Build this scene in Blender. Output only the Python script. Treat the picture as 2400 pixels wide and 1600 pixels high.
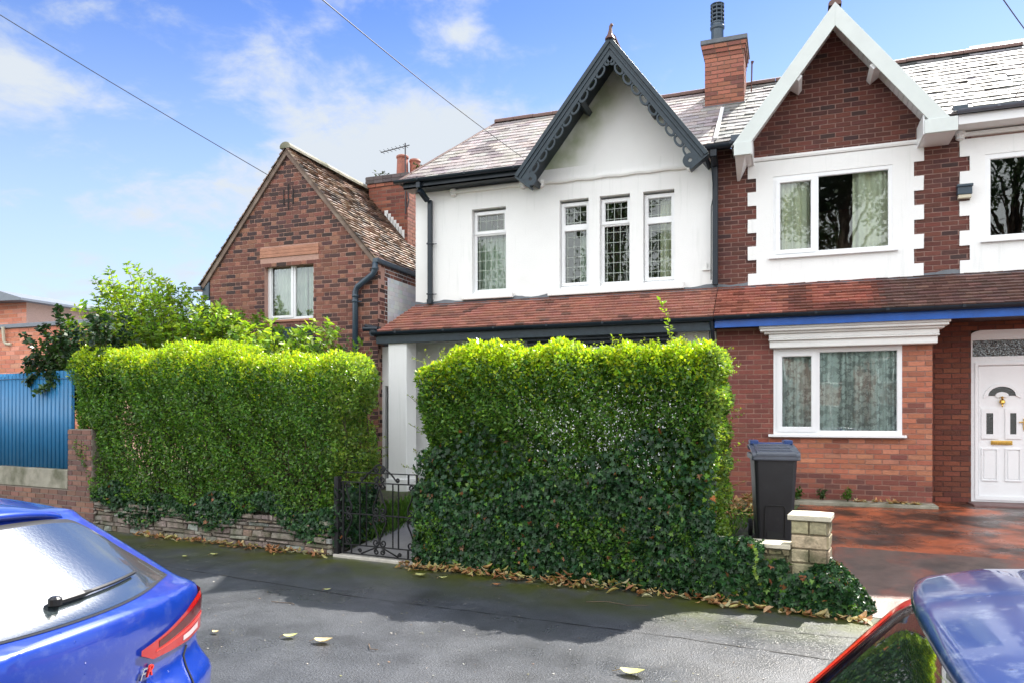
import bpy, bmesh, math, random
import numpy as np
from mathutils import Matrix, Vector
for _o in list(bpy.data.objects): bpy.data.objects.remove(_o)
R = random.Random(7); NR = np.random.RandomState(11)
S = bpy.context.scene; COL = S.collection
rad = math.radians

# ------------------------------------------------------------------ camera
CAM_H = 1.75; YAW = 20.4
cd = bpy.data.cameras.new('camera'); cam = bpy.data.objects.new('camera', cd); COL.objects.link(cam)
cam.location = (0, 0, CAM_H); cam.rotation_euler = (rad(90), 0, rad(YAW))
cd.sensor_fit = 'HORIZONTAL'; cd.sensor_width = 36; cd.lens = 26.25; cd.shift_y = 0.0729
cd.clip_start = 0.05; cd.clip_end = 4000
S.camera = cam
# ------------------------------------------------------------------ light
SUN_EL, SUN_AZ = 50.0, 23.0          # azimuth measured from +Y towards +X
sd = bpy.data.lights.new('sun', 'SUN'); sd.energy = 4.6; sd.angle = rad(0.53); sd.color = (1, .95, .86)
sun = bpy.data.objects.new('sun', sd); COL.objects.link(sun)
_d = Vector((math.sin(rad(SUN_AZ))*math.cos(rad(SUN_EL)), math.cos(rad(SUN_AZ))*math.cos(rad(SUN_EL)), math.sin(rad(SUN_EL))))
sun.rotation_euler = _d.to_track_quat('Z', 'Y').to_euler(); sun.location = (6, 30, 40)
S.view_settings.view_transform = 'Standard'; S.view_settings.look = 'None'
S.view_settings.exposure = 1.42; S.view_settings.gamma = 1.0
S.view_settings.use_curve_mapping = False

def build_world():
    w = bpy.data.worlds.new('World'); S.world = w; w.use_nodes = True
    nt = w.node_tree; nt.nodes.clear()
    N = lambda t: nt.nodes.new(t)
    L = nt.links.new
    def math_(op, a, b=None, c=None, clamp=False):
        n = N('ShaderNodeMath'); n.operation = op; n.use_clamp = clamp
        for i, v in enumerate((a, b, c)):
            if v is None: continue
            if isinstance(v, (int, float)): n.inputs[i].default_value = v
            else: L(v, n.inputs[i])
        return n.outputs[0]
    def mix(f, a, b, mode='MIX'):
        n = N('ShaderNodeMix'); n.data_type = 'RGBA'; n.blend_type = mode
        for s, v in ((n.inputs[0], f), (n.inputs[6], a), (n.inputs[7], b)):
            if isinstance(v, (int, float)): s.default_value = v
            elif isinstance(v, tuple): s.default_value = v + (1,)
            else: L(v, s)
        return n.outputs[2]
    def mrange(v, a, b, c=0., d=1., smooth=True):
        n = N('ShaderNodeMapRange'); n.interpolation_type = 'SMOOTHSTEP' if smooth else 'LINEAR'
        L(v, n.inputs[0])
        for i, q in enumerate((a, b, c, d)): n.inputs[1+i].default_value = q
        return n.outputs[0]
    sky = N('ShaderNodeTexSky'); sky.sky_type = 'NISHITA'; sky.sun_disc = False
    sky.sun_elevation = rad(SUN_EL); sky.sun_rotation = rad(SUN_AZ)
    sky.air_density = 1.0; sky.dust_density = 0.6; sky.ozone_density = 2.0
    tc = N('ShaderNodeTexCoord'); sp = N('ShaderNodeSeparateXYZ'); L(tc.outputs['Generated'], sp.inputs[0])
    x, y, z = sp.outputs
    zc = math_('MAXIMUM', z, 0.0)
    az = math_('MULTIPLY', math_('ARCTAN2', x, y), 180/math.pi)      # degrees from +Y towards +X
    el = math_('MULTIPLY', math_('ARCSINE', z), 180/math.pi)
    # deep clear blue above, paling to the horizon
    tint = mix(mrange(el, 0, 44), (1.0, 1.0, 1.02), (SKT[0], SKT[1], SKT[2]))
    blue = mix(1.0, sky.outputs[0], tint, 'MULTIPLY')
    # cloud field on a flat layer overhead
    k = math_('ADD', zc, 0.22)
    cb = N('ShaderNodeCombineXYZ')
    L(math_('DIVIDE', x, k), cb.inputs[0]); L(math_('DIVIDE', y, k), cb.inputs[1]); cb.inputs[2].default_value = 1.7
    def noise(scale, det, rough, dist=0.):
        n = N('ShaderNodeTexNoise'); n.inputs['Scale'].default_value = scale; n.inputs['Detail'].default_value = det
        n.inputs['Roughness'].default_value = rough; n.inputs['Distortion'].default_value = dist
        L(cb.outputs[0], n.inputs['Vector']); return n.outputs[0]
    n1 = noise(1.9, 8, .58, .5); n2 = noise(6.5, 6, .62, .3)
    tot = None
    for a0, e0, ra, re, amp in CLOUDS:
        q = math_('ADD', math_('POWER', math_('DIVIDE', math_('SUBTRACT', az, a0), ra), 2), math_('POWER', math_('DIVIDE', math_('SUBTRACT', el, e0), re), 2))
        g = math_('MULTIPLY', math_('EXPONENT', math_('MULTIPLY', q, -1)), amp)
        tot = g if tot is None else math_('ADD', tot, g)
    fld = math_('ADD', math_('MULTIPLY_ADD', math_('ADD', math_('MULTIPLY', n1, .55), math_('MULTIPLY', n2, .45)), 1.7, -.35), math_('MULTIPLY', tot, .85))
    cl = mrange(fld, .58, .92)
    # bright unseen cloud added behind the camera to fill the shaded house fronts
    back = mrange(y, .15, -.35)
    cl = math_('MAXIMUM', cl, math_('MULTIPLY', back, mrange(n1, .22, .5)))
    ccol = mix(back, CL_FRONT, CL_BACK)
    # bright veil round the sun, plus cloud added above frame to whiten car glass
    dt = N('ShaderNodeVectorMath'); dt.operation = 'DOT_PRODUCT'; L(tc.outputs['Generated'], dt.inputs[0]); dt.inputs[1].default_value = tuple(_d)
    hq = math_('ADD', math_('POWER', math_('DIVIDE', math_('SUBTRACT', az, -15), 17), 2), math_('POWER', math_('DIVIDE', math_('SUBTRACT', el, 48), 7.5), 2))
    halo = math_('ADD', mrange(dt.outputs['Value'], .945, 1.0), math_('MULTIPLY', math_('EXPONENT', math_('MULTIPLY', hq, -1)), math_('MULTIPLY_ADD', n2, 1.6, .4)))
    veil = mix(math_('MULTIPLY', halo, 1.0), (0, 0, 0), HALO)
    haz = mrange(el, 30, -2)
    blue = mix(math_('MULTIPLY', haz, .8), blue, HORIZ)
    out = mix(cl, blue, ccol)
    out = mix(1.0, out, veil, 'ADD')
    bg = N('ShaderNodeBackground'); L(out, bg.inputs[0]); bg.inputs[1].default_value = 0.1
    o = N('ShaderNodeOutputWorld'); L(bg.outputs[0], o.inputs[0])
SKT = (.135, .305, .70)
CL_FRONT = (2.85, 3.1, 3.4); CL_BACK = (10.6, 10.9, 11.2); HALO = (26., 25.5, 24.); HORIZ = (2.5, 2.95, 3.7)
CLOUDS = [(-37.5, 25.5, 6.5, 3.8, .44), (-25, 21.5, 8.5, 4.6, .46), (-30, 18.5, 8, 3.6, .36), (-42, 15, 8, 2.2, .34), (-49, 13.6, 4, 1.5, .26), (-40, 17, 4, 1.8, .2), (-51.3, 20.5, 4, 1.6, .24), (-55.5, 21, 3, 2, .26), (9, 25, 8, 4, .08), (-25, 27, 3, 1.3, .28), (-28, 30, 6, 1.8, .28), (-53, 8, 8, 4, .14), (-30, 13, 9, 4, .25)]
build_world()

# ------------------------------------------------------------------ helpers
TH = rad(YAW); _c, _s = math.cos(TH), math.sin(TH)
KA = rad(-7.3); E1 = (math.cos(KA), math.sin(KA)); E2 = (-math.sin(KA), math.cos(KA)); KO = (.56, 7.25)
def kf(P):                                   # street frame: u along the garden walls, w away from the road
    P = np.asarray(P, float); Q = P.copy()
    Q[:, 0] = KO[0] + P[:, 0]*E1[0] + P[:, 1]*E2[0]
    Q[:, 1] = KO[1] + P[:, 0]*E1[1] + P[:, 1]*E2[1]
    return Q
def k1(u, w, z=0.): return tuple(kf([(u, w, z)])[0])

def fast_mesh(name, V, F, col=None, smooth=False):
    """V (n,3); F (m,k) one polygon size."""
    me = bpy.data.meshes.new(name)
    V = np.asarray(V, np.float32); F = np.asarray(F, np.int32); m, k = F.shape
    me.vertices.add(len(V)); me.vertices.foreach_set('co', V.ravel())
    me.loops.add(m*k); me.loops.foreach_set('vertex_index', F.ravel())
    me.polygons.add(m); me.polygons.foreach_set('loop_start', np.arange(0, m*k, k, dtype=np.int32))
    try: me.polygons.foreach_set('loop_total', np.full(m, k, np.int32))
    except Exception: pass
    if smooth: me.polygons.foreach_set('use_smooth', np.ones(m, bool))
    me.update(calc_edges=True)
    if col is not None:
        a = me.attributes.new('col', 'FLOAT_COLOR', 'POINT')
        c4 = np.ones((len(V), 4), np.float32); c4[:, :3] = col; a.data.foreach_set('color', c4.ravel())
    me.validate(); return me

class MB:
    def __init__(self, xf=None): self.v = []; self.f = []; self.c = []; self.xf = xf
    def face(self, pts, col=None):
        i = len(self.v); self.v.extend(tuple(p) for p in pts); self.f.append(tuple(range(i, i+len(pts)))); self.c.append(col)
    def poly(self, pts, faces, col=None):
        i = len(self.v); self.v.extend(tuple(p) for p in pts)
        for f in faces: self.f.append(tuple(i+k for k in f)); self.c.append(col)
    def box(self, x0, x1, y0, y1, z0, z1, col=None):
        self.poly([(x0,y0,z0),(x1,y0,z0),(x1,y1,z0),(x0,y1,z0),(x0,y0,z1),(x1,y0,z1),(x1,y1,z1),(x0,y1,z1)],
                  [(0,3,2,1),(4,5,6,7),(0,1,5,4),(1,2,6,5),(2,3,7,6),(3,0,4,7)], col)
    def obox(self, c, ax, ay, az, col=None):
        c = Vector(c); ax, ay, az = Vector(ax), Vector(ay), Vector(az)
        P = [c+sx*ax+sy*ay+sz*az for sz in (-1,1) for sx, sy in ((-1,-1),(1,-1),(1,1),(-1,1))]
        self.poly(P, [(0,3,2,1),(4,5,6,7),(0,1,5,4),(1,2,6,5),(2,3,7,6),(3,0,4,7)], col)
    def bar(self, a, b, w, h, up=(0,0,1), col=None):
        a, b = Vector(a), Vector(b); d = b-a; L = d.length; d.normalize(); sdv = d.cross(Vector(up))
        if sdv.length < 1e-4: sdv = d.cross(Vector((1,0,0)))
        sdv.normalize(); u2 = sdv.cross(d)
        self.obox((a+b)/2, d*(L/2), sdv*(w/2), u2*(h/2), col)
    def plate(self, pts, y0, y1, col=None):     # (x,z) outline extruded along y
        n = len(pts); A = sum(pts[i][0]*pts[(i+1)%n][1]-pts[(i+1)%n][0]*pts[i][1] for i in range(n))
        if A < 0: pts = pts[::-1]
        P = [(x, y0, z) for x, z in pts] + [(x, y1, z) for x, z in pts]
        self.poly(P, [tuple(range(n)), tuple(range(2*n-1, n-1, -1))] + [(i, n+i, n+(i+1)%n, (i+1)%n) for i in range(n)], col)
    def ring(self, outer, inner, y0, y1, col=None):
        n = len(outer); P = [(x,y0,z) for x,z in outer]+[(x,y0,z) for x,z in inner]+[(x,y1,z) for x,z in outer]+[(x,y1,z) for x,z in inner]
        F = []
        for i in range(n):
            j = (i+1) % n
            F += [(i,j,n+j,n+i), (2*n+i,3*n+i,3*n+j,2*n+j), (i,2*n+i,2*n+j,j), (n+i,n+j,3*n+j,3*n+i)]
        self.poly(P, F, col)
    def tube(self, path, r, n=8, col=None, cap=True):
        path = [Vector(p) for p in path]; base = len(self.v); m = len(path)
        up = None
        for i, p in enumerate(path):
            t = (path[min(i+1, m-1)]-path[max(i-1, 0)])
            if t.length < 1e-9: t = Vector((0,0,1))
            t.normalize()
            if up is None: up = t.orthogonal()
            up = (up - t*up.dot(t))
            if up.length < 1e-6: up = t.orthogonal()
            up.normalize(); b = t.cross(up)
            rr = r[i] if isinstance(r, (list, tuple)) else r
            for k in range(n):
                a = 2*math.pi*k/n; self.v.append(tuple(p+up*(rr*math.cos(a))+b*(rr*math.sin(a))))
        for i in range(m-1):
            for k in range(n):
                k2 = (k+1) % n; self.f.append((base+i*n+k, base+i*n+k2, base+(i+1)*n+k2, base+(i+1)*n+k)); self.c.append(col)
        if cap:
            self.f.append(tuple(base+k for k in range(n-1, -1, -1))); self.c.append(col)
            self.f.append(tuple(base+(m-1)*n+k for k in range(n))); self.c.append(col)
    def lathe(self, prof, c, n=20, col=None):
        base = len(self.v)
        for r, z in prof:
            for k in range(n):
                a = 2*math.pi*k/n; self.v.append((c[0]+r*math.cos(a), c[1]+r*math.sin(a), c[2]+z))
        for i in range(len(prof)-1):
            for k in range(n):
                k2 = (k+1) % n; self.f.append((base+i*n+k, base+i*n+k2, base+(i+1)*n+k2, base+(i+1)*n+k)); self.c.append(col)
        self.f.append(tuple(base+k for k in range(n-1,-1,-1))); self.c.append(col)
        self.f.append(tuple(base+(len(prof)-1)*n+k for k in range(n))); self.c.append(col)
    def build(self, name, mat, parent=None, bevel=0, smooth=False, xf=None, seg=2):
        V = np.array(self.v, float).reshape(-1, 3)
        f = xf or self.xf
        if f is not None: V = f(V)
        me = bpy.data.meshes.new(name); me.from_pydata(V.tolist(), [], self.f)
        if any(c is not None for c in self.c):
            a = me.attributes.new('col', 'FLOAT_COLOR', 'FACE'); arr = np.ones((len(self.f), 4), np.float32)
            for i, c in enumerate(self.c):
                if c is not None: arr[i, :3] = c
            a.data.foreach_set('color', arr.ravel())
        if smooth: me.polygons.foreach_set('use_smooth', np.ones(len(me.polygons), bool))
        return link(name, me, mat, parent, bevel, seg)

def link(name, me, mat, parent=None, bevel=0, seg=2):
    o = bpy.data.objects.new(name, me); COL.objects.link(o)
    if mat is not None: me.materials.append(mat)
    if parent is not None: adopt(o, parent)
    if bevel:
        b = o.modifiers.new('bevel', 'BEVEL'); b.width = bevel; b.segments = seg; b.limit_method = 'ANGLE'; b.angle_limit = rad(40)
    return o
def adopt(o, parent):
    o.parent = parent
    M = Matrix.Identity(4); p = parent
    while p is not None:
        M = p.matrix_basis.copy() @ M if p.parent is None else (p.matrix_parent_inverse.copy() @ p.matrix_basis) @ M
        p = p.parent
    o.matrix_parent_inverse = M.inverted()
def thing(name, loc, label, cat, group=None):
    o = bpy.data.objects.new(name, None); COL.objects.link(o); o.location = loc; o.empty_display_size = .3
    return tag(o, label, cat, group)
def tag(o, label=None, cat=None, group=None, kind=None):
    if label: o['label'] = label
    if cat: o['category'] = cat
    if group: o['group'] = group
    if kind: o['kind'] = kind
    return o

# ------------------------------------------------------------------ materials
def mat_(name, col=(.5,.5,.5), rough=.6, attr=False, namp=0., nscale=8., bump=0., bscale=60., metal=0., spec=.5, coat=0.,
         dirt=None, dirt2=None, rvar=0., emit=None, detail=6):
    m = bpy.data.materials.new(name); m.use_nodes = True; nt = m.node_tree; b = nt.nodes['Principled BSDF']; L = nt.links.new
    b.inputs['Roughness'].default_value = rough; b.inputs['Metallic'].default_value = metal
    b.inputs['Specular IOR Level'].default_value = spec; b.inputs['Coat Weight'].default_value = coat; b.inputs['Coat Roughness'].default_value = .03
    tc = nt.nodes.new('ShaderNodeTexCoord')
    def noise(s, d=detail, r=.6, stretch=None):
        n = nt.nodes.new('ShaderNodeTexNoise'); n.inputs['Scale'].default_value = s; n.inputs['Detail'].default_value = d; n.inputs['Roughness'].default_value = r
        if stretch:
            mp = nt.nodes.new('ShaderNodeMapping'); mp.inputs['Scale'].default_value = stretch; L(tc.outputs['Object'], mp.inputs[0]); L(mp.outputs[0], n.inputs['Vector'])
        else: L(tc.outputs['Object'], n.inputs['Vector'])
        return n.outputs[0]
    if attr:
        a = nt.nodes.new('ShaderNodeAttribute'); a.attribute_name = 'col'; c = a.outputs['Color']
    else:
        a = nt.nodes.new('ShaderNodeRGB'); a.outputs[0].default_value = tuple(col)+(1,); c = a.outputs[0]
    def mixc(f, A, B, mode='MIX'):
        n = nt.nodes.new('ShaderNodeMix'); n.data_type = 'RGBA'; n.blend_type = mode
        for s_, v in ((n.inputs[0], f), (n.inputs[6], A), (n.inputs[7], B)):
            if isinstance(v, (int, float)): s_.default_value = v
            elif isinstance(v, tuple): s_.default_value = v+(1,)
            else: L(v, s_)
        return n.outputs[2]
    def mr(v, a0, a1, b0, b1):
        n = nt.nodes.new('ShaderNodeMapRange'); L(v, n.inputs[0])
        for i, q in enumerate((a0, a1, b0, b1)): n.inputs[1+i].default_value = q
        return n.outputs[0]
    if namp:
        v = mr(noise(nscale), .25, .75, 1-namp, 1+namp); c = mixc(1., c, v, 'MULTIPLY')
    for dd in (dirt, dirt2):
        if dd:
            dc, ds, lo, hi, amt = dd[:5]; st = dd[5] if len(dd) > 5 else None
            c = mixc(mr(noise(ds, 7, .62, st), lo, hi, 0., amt), c, tuple(dc))
    L(c, b.inputs['Base Color'])
    if rvar: L(mr(noise(nscale*.37+.3, 5), .3, .7, max(.02, rough-rvar), min(1, rough+rvar)), b.inputs['Roughness'])
    if bump:
        bp = nt.nodes.new('ShaderNodeBump'); bp.inputs['Strength'].default_value = bump; bp.inputs['Distance'].default_value = .02
        L(noise(bscale, 4), bp.inputs['Height']); L(bp.outputs[0], b.inputs['Normal'])
    if emit: b.inputs['Emission Color'].default_value = tuple(emit)+(1,)
    return m
def leaf_mat(name, trans=.4, rough=.42, gain=(1.35, 1.25, .6), spec=.4):
    m = bpy.data.materials.new(name); m.use_nodes = True; nt = m.node_tree; b = nt.nodes['Principled BSDF']; L = nt.links.new
    a = nt.nodes.new('ShaderNodeAttribute'); a.attribute_name = 'col'
    L(a.outputs['Color'], b.inputs['Base Color']); b.inputs['Roughness'].default_value = rough; b.inputs['Specular IOR Level'].default_value = spec
    t = nt.nodes.new('ShaderNodeBsdfTranslucent')
    g = nt.nodes.new('ShaderNodeMix'); g.data_type = 'RGBA'; g.blend_type = 'MULTIPLY'; g.inputs[0].default_value = 1.
    L(a.outputs['Color'], g.inputs[6]); g.inputs[7].default_value = tuple(gain)+(1,); L(g.outputs[2], t.inputs[0])
    mx = nt.nodes.new('ShaderNodeMixShader'); mx.inputs[0].default_value = trans
    L(b.outputs[0], mx.inputs[1]); L(t.outputs[0], mx.inputs[2]); L(mx.outputs[0], nt.nodes['Material Output'].inputs[0])
    return m
def glass_mat(name, tint=(.9,.95,.93), gain=1.6, base=.03, rough=0.0, wav=0.):
    m = bpy.data.materials.new(name); m.use_nodes = True; nt = m.node_tree; nt.nodes.clear(); L = nt.links.new
    fr = nt.nodes.new('ShaderNodeFresnel'); fr.inputs[0].default_value = 1.52
    ma = nt.nodes.new('ShaderNodeMath'); ma.operation = 'MULTIPLY_ADD'; ma.use_clamp = True; L(fr.outputs[0], ma.inputs[0]); ma.inputs[1].default_value = gain; ma.inputs[2].default_value = base
    t = nt.nodes.new('ShaderNodeBsdfTransparent'); t.inputs[0].default_value = tuple(tint)+(1,)
    g = nt.nodes.new('ShaderNodeBsdfGlossy'); g.inputs['Roughness'].default_value = rough
    if wav:
        tc = nt.nodes.new('ShaderNodeTexCoord'); n = nt.nodes.new('ShaderNodeTexNoise'); n.inputs['Scale'].default_value = 2.2 if wav < .5 else 22.; L(tc.outputs['Object'], n.inputs[0])
        bp = nt.nodes.new('ShaderNodeBump'); bp.inputs['Strength'].default_value = wav; bp.inputs['Distance'].default_value = .02; L(n.outputs[0], bp.inputs['Height']); L(bp.outputs[0], g.inputs['Normal'])
    mx = nt.nodes.new('ShaderNodeMixShader'); L(ma.outputs[0], mx.inputs[0]); L(t.outputs[0], mx.inputs[1]); L(g.outputs[0], mx.inputs[2])
    o = nt.nodes.new('ShaderNodeOutputMaterial'); L(mx.outputs[0], o.inputs[0]); return m
M = {}
M['render'] = mat_('white_render', (.80,.80,.79), .75, namp=.035, nscale=1.3, bump=.25, bscale=90, dirt=((.50,.53,.44), .55, .62, .85, .30), dirt2=((.50,.53,.50), 2.2, .56, .78, .32, (6,6,.4)))
M['upvc'] = mat_('white_plastic', (.80,.81,.82), .28, namp=.02, nscale=3)
M['whitepaint'] = mat_('white_paint', (.76,.76,.74), .5, namp=.05, nscale=4, dirt=((.5,.5,.46), 3, .6, .8, .25))
M['dark'] = mat_('slate_blue_paint', (.013,.021,.031), .36, namp=.25, nscale=7, rvar=.08, spec=.35, dirt=((.06,.075,.08), 9, .62, .85, .4))
M['dark2'] = mat_('worn_slate_paint', (.024,.038,.050), .40, namp=.3, nscale=9, spec=.35, dirt=((.12,.15,.16), 26, .63, .8, .5))
M['pipe'] = mat_('grey_plastic_pipe', (.030,.052,.075), .30, namp=.2, nscale=5)
M['black'] = mat_('black_iron', (.006,.006,.007), .42, namp=.3, nscale=30, bump=.2, bscale=120, spec=.3)
M['brick'] = mat_('brickwork', attr=True, rough=.86, namp=.14, nscale=32, bump=.35, bscale=120)
M['paintbrick'] = mat_('red_painted_brick', attr=True, rough=.62, namp=.14, nscale=24, bump=.3, bscale=110, dirt=((.36,.22,.17), 5.5, .66, .80, .45), dirt2=((.06,.02,.016), 1.3, .58, .75, .55))
M['whitebrick'] = mat_('white_painted_brick', attr=True, rough=.7, namp=.05, nscale=10, bump=.3, bscale=60)
M['tile'] = mat_('clay_tile', attr=True, rough=.5, namp=.2, nscale=22, bump=.25, bscale=90, rvar=.12)
M['slate'] = mat_('roof_slate', attr=True, rough=.62, namp=.25, nscale=14, bump=.4, bscale=60, rvar=.12, spec=.28)
M['oldtile'] = mat_('weathered_tile', attr=True, rough=.55, namp=.25, nscale=26, bump=.35, bscale=80, dirt=((.05,.045,.035), 2.4, .58, .72, .7))
M['ridge'] = mat_('ridge_tile', (.12,.06,.045), .5, namp=.3, nscale=6, bump=.3, bscale=50)
M['barge'] = mat_('bargeboard_paint', (.58,.62,.60), .5, namp=.05, nscale=4, dirt=((.42,.45,.42), 3, .6, .8, .3))
M['lead'] = mat_('lead_flashing', (.085,.095,.11), .42, namp=.3, nscale=7, bump=.4, bscale=14, dirt=((.5,.5,.5), 16, .68, .76, .8))
M['glass'] = glass_mat('window_glass', gain=1.05, base=.015, wav=.05)
M['texglass'] = glass_mat('obscured_glass', (.30,.31,.30), 1.8, .06, .06, wav=.9)
M['curtain'] = mat_('curtain_cloth', (.86,.82,.64), .9, namp=.1, nscale=6)
M['net'] = mat_('net_curtain', (.66,.70,.62), .9, namp=.1, nscale=5)
M['leading'] = mat_('window_leading', (.42,.47,.42), .45)
M['brass'] = mat_('polished_brass', (.62,.40,.10), .22, metal=1.)
M['stone'] = mat_('garden_wall_stone', attr=True, rough=.85, namp=.35, nscale=18, bump=.8, bscale=40, dirt=((.05,.06,.02), 5., .46, .68, .8))
M['capstone'] = mat_('capstone', (.55,.50,.38), .75, namp=.14, nscale=9, bump=.4, bscale=40, dirt=((.25,.24,.14), 7, .55, .8, .5))
M['concrete'] = mat_('stained_concrete', (.30,.28,.22), .85, namp=.2, nscale=5, bump=.4, bscale=50, dirt=((.07,.075,.035), 2.3, .42, .66, .85))
M['bluesheet'] = mat_('blue_corrugated_steel', (.016,.155,.33), .42, namp=.12, nscale=3, dirt=((.08,.20,.40), 9, .6, .8, .5), dirt2=((.06,.05,.04), 26, .74, .8, .5))
M['leaf'] = leaf_mat('privet_leaf', .45, .34, (1.35,1.3,.55), .5); M['ivy'] = leaf_mat('ivy_leaf', .16, .36, (1.2,1.3,.5), .32); M['shrubleaf'] = leaf_mat('shrub_leaf', .45)
M['bark'] = mat_('bark', (.07,.05,.035), .9, namp=.3, nscale=14, bump=.5, bscale=40)
M['litter'] = leaf_mat('dead_leaf', .18, .6, (1.2,1.,.7), .3)
M['twig'] = mat_('twig', (.12,.08,.05), .8, namp=.3, nscale=20)
M['soil'] = mat_('soil', (.06,.05,.035), .95, namp=.4, nscale=6, bump=.8, bscale=30, dirt=((.06,.10,.02), 4, .45, .6, .7))
M['flag'] = mat_('grey_path_flags', (.22,.21,.20), .7, namp=.2, nscale=4, bump=.3, bscale=40, dirt=((.10,.10,.08), 2, .5, .7, .5))
M['flatroof'] = mat_('grey_metal_trim', (.16,.18,.21), .5, namp=.1)
M['cable'] = mat_('overhead_cable', (.05,.05,.055), .6)
M['binbody'] = mat_('dark_bin_plastic', (.020,.021,.025), .42, namp=.25, nscale=6, rvar=.08, dirt=((.07,.065,.06), 12, .6, .85, .4))
M['binblue'] = mat_('blue_bin_plastic', (.03,.07,.22), .35, namp=.15, nscale=5, dirt=((.14,.17,.25), 8, .6, .8, .5))
M['bingrey'] = mat_('faded_bin_lid', (.10,.115,.145), .34, namp=.15, nscale=7)
M['rubber'] = mat_('tyre_rubber', (.015,.015,.015), .8)
M['terracotta'] = mat_('terracotta', (.34,.12,.08), .7, namp=.25, nscale=7, bump=.3, bscale=40, dirt=((.15,.10,.08), 4, .5, .7, .5))
M['sandlintel'] = mat_('tile_lintel', (.42,.20,.13), .85, namp=.2, nscale=5, bump=.5, bscale=40, dirt=((.14,.07,.05), 5, .5, .72, .5, (1,1,9)))
M['redboard'] = mat_('blue_fascia_paint', (.012,.10,.42), .33, namp=.2, nscale=5, dirt=((.10,.16,.34), 7, .66, .8, .5))
M['lampglass'] = mat_('lamp_lens', (.55,.50,.38), .25)
# ------------------------------------------------------------------ masonry, roofs, windows
def jit(c, a): k = 1+R.uniform(-a, a); return tuple(max(0, v*k*(1+R.uniform(-.06,.06))) for v in c)
def sub_iv(ivs, a, b):
    out = []
    for p, q in ivs:
        if b <= p or a >= q: out.append((p, q)); continue
        if a > p: out.append((p, a))
        if b < q: out.append((b, q))
    return out
def bricks(mb, place, a0, a1, z0, z1, holes=(), course=.0795, L=.232, bond='stretcher', pal=None, mortar=.0145, limit=None, depth=.004, header=.5):
    """real bricks course by course; limit(z)->(a,b) clips to a gable"""
    n = int(round((z1-z0)/course)); ch = (z1-z0)/n
    for i in range(n):
        zb = z0+i*ch; zt = zb+ch-mortar; zm = zb+ch/2
        ivs = [(a0, a1)]
        if limit:
            l = limit(zm)
            if l is None: continue
            ivs = [(max(a0, l[0]), min(a1, l[1]))]
        for (h0, h1, g0, g1) in holes:
            if g0 < zm < g1: ivs = sub_iv(ivs, h0, h1)
        if bond == 'stretcher': seq = [1.]; off = (i % 2)*L*.5
        elif bond == 'flemish': seq = [1., .5]; off = (i % 2)*L*.75
        else: seq = [1.] if i % 4 else [.5]; off = (i % 2)*L*.5 if i % 4 else L*.25
        for p, q in ivs:
            if q-p < .02: continue
            a = a0-2*L+off; k = 0
            while a < q:
                w = seq[k % len(seq)]*L; k += 1
                b0, b1 = max(a, p), min(a+w, q); a += w
                if b1-b0 < .03: continue
                b1 -= mortar
                if b1 >= q-mortar-.001: b1 = q-.002
                col = pal(w < L*.6, zm, (b0+b1)/2)
                j = lambda: R.uniform(-.0022, .0022)
                d = depth+R.uniform(-.0018, .0018)
                A = [(b0+j(), zb+j()), (b1+j(), zb+j()), (b1+j(), zt+j()), (b0+j(), zt+j())]
                P = [place(x, z, d) for x, z in A]+[place(x, z, -.002) for x, z in A]
                mb.poly(P, [(0,1,2,3), (0,4,5,1), (1,5,6,2), (2,6,7,3), (3,7,4,0)], col)
def front(Y): return lambda a, z, d: (a, Y-d, z)
def sidexp(X): return lambda a, z, d: (X+d, a, z)
def slab_holes(mb, x0, x1, y0, y1, z0, z1, holes, col=None):
    xs = sorted({x0, x1, *[h[0] for h in holes], *[h[1] for h in holes]}); zs = sorted({z0, z1, *[h[2] for h in holes], *[h[3] for h in holes]})
    xs = [x for x in xs if x0 <= x <= x1]; zs = [z for z in zs if z0 <= z <= z1]
    inh = lambda x, z: any(h[0] < x < h[1] and h[2] < z < h[3] for h in holes)
    solid = {}
    for i in range(len(xs)-1):
        for j in range(len(zs)-1):
            solid[i, j] = not inh((xs[i]+xs[i+1])/2, (zs[j]+zs[j+1])/2)
    for (i, j), s in solid.items():
        if not s: continue
        a, b, c, d = xs[i], xs[i+1], zs[j], zs[j+1]
        mb.face([(a,y0,c),(b,y0,c),(b,y0,d),(a,y0,d)], col); mb.face([(a,y1,c),(a,y1,d),(b,y1,d),(b,y1,c)], col)
        if not solid.get((i-1, j)): mb.face([(a,y0,c),(a,y0,d),(a,y1,d),(a,y1,c)], col)
        if not solid.get((i+1, j)): mb.face([(b,y0,c),(b,y1,c),(b,y1,d),(b,y0,d)], col)
        if not solid.get((i, j-1)): mb.face([(a,y0,c),(a,y1,c),(b,y1,c),(b,y0,c)], col)
        if not solid.get((i, j+1)): mb.face([(a,y0,d),(b,y0,d),(b,y1,d),(a,y1,d)], col)
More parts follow.
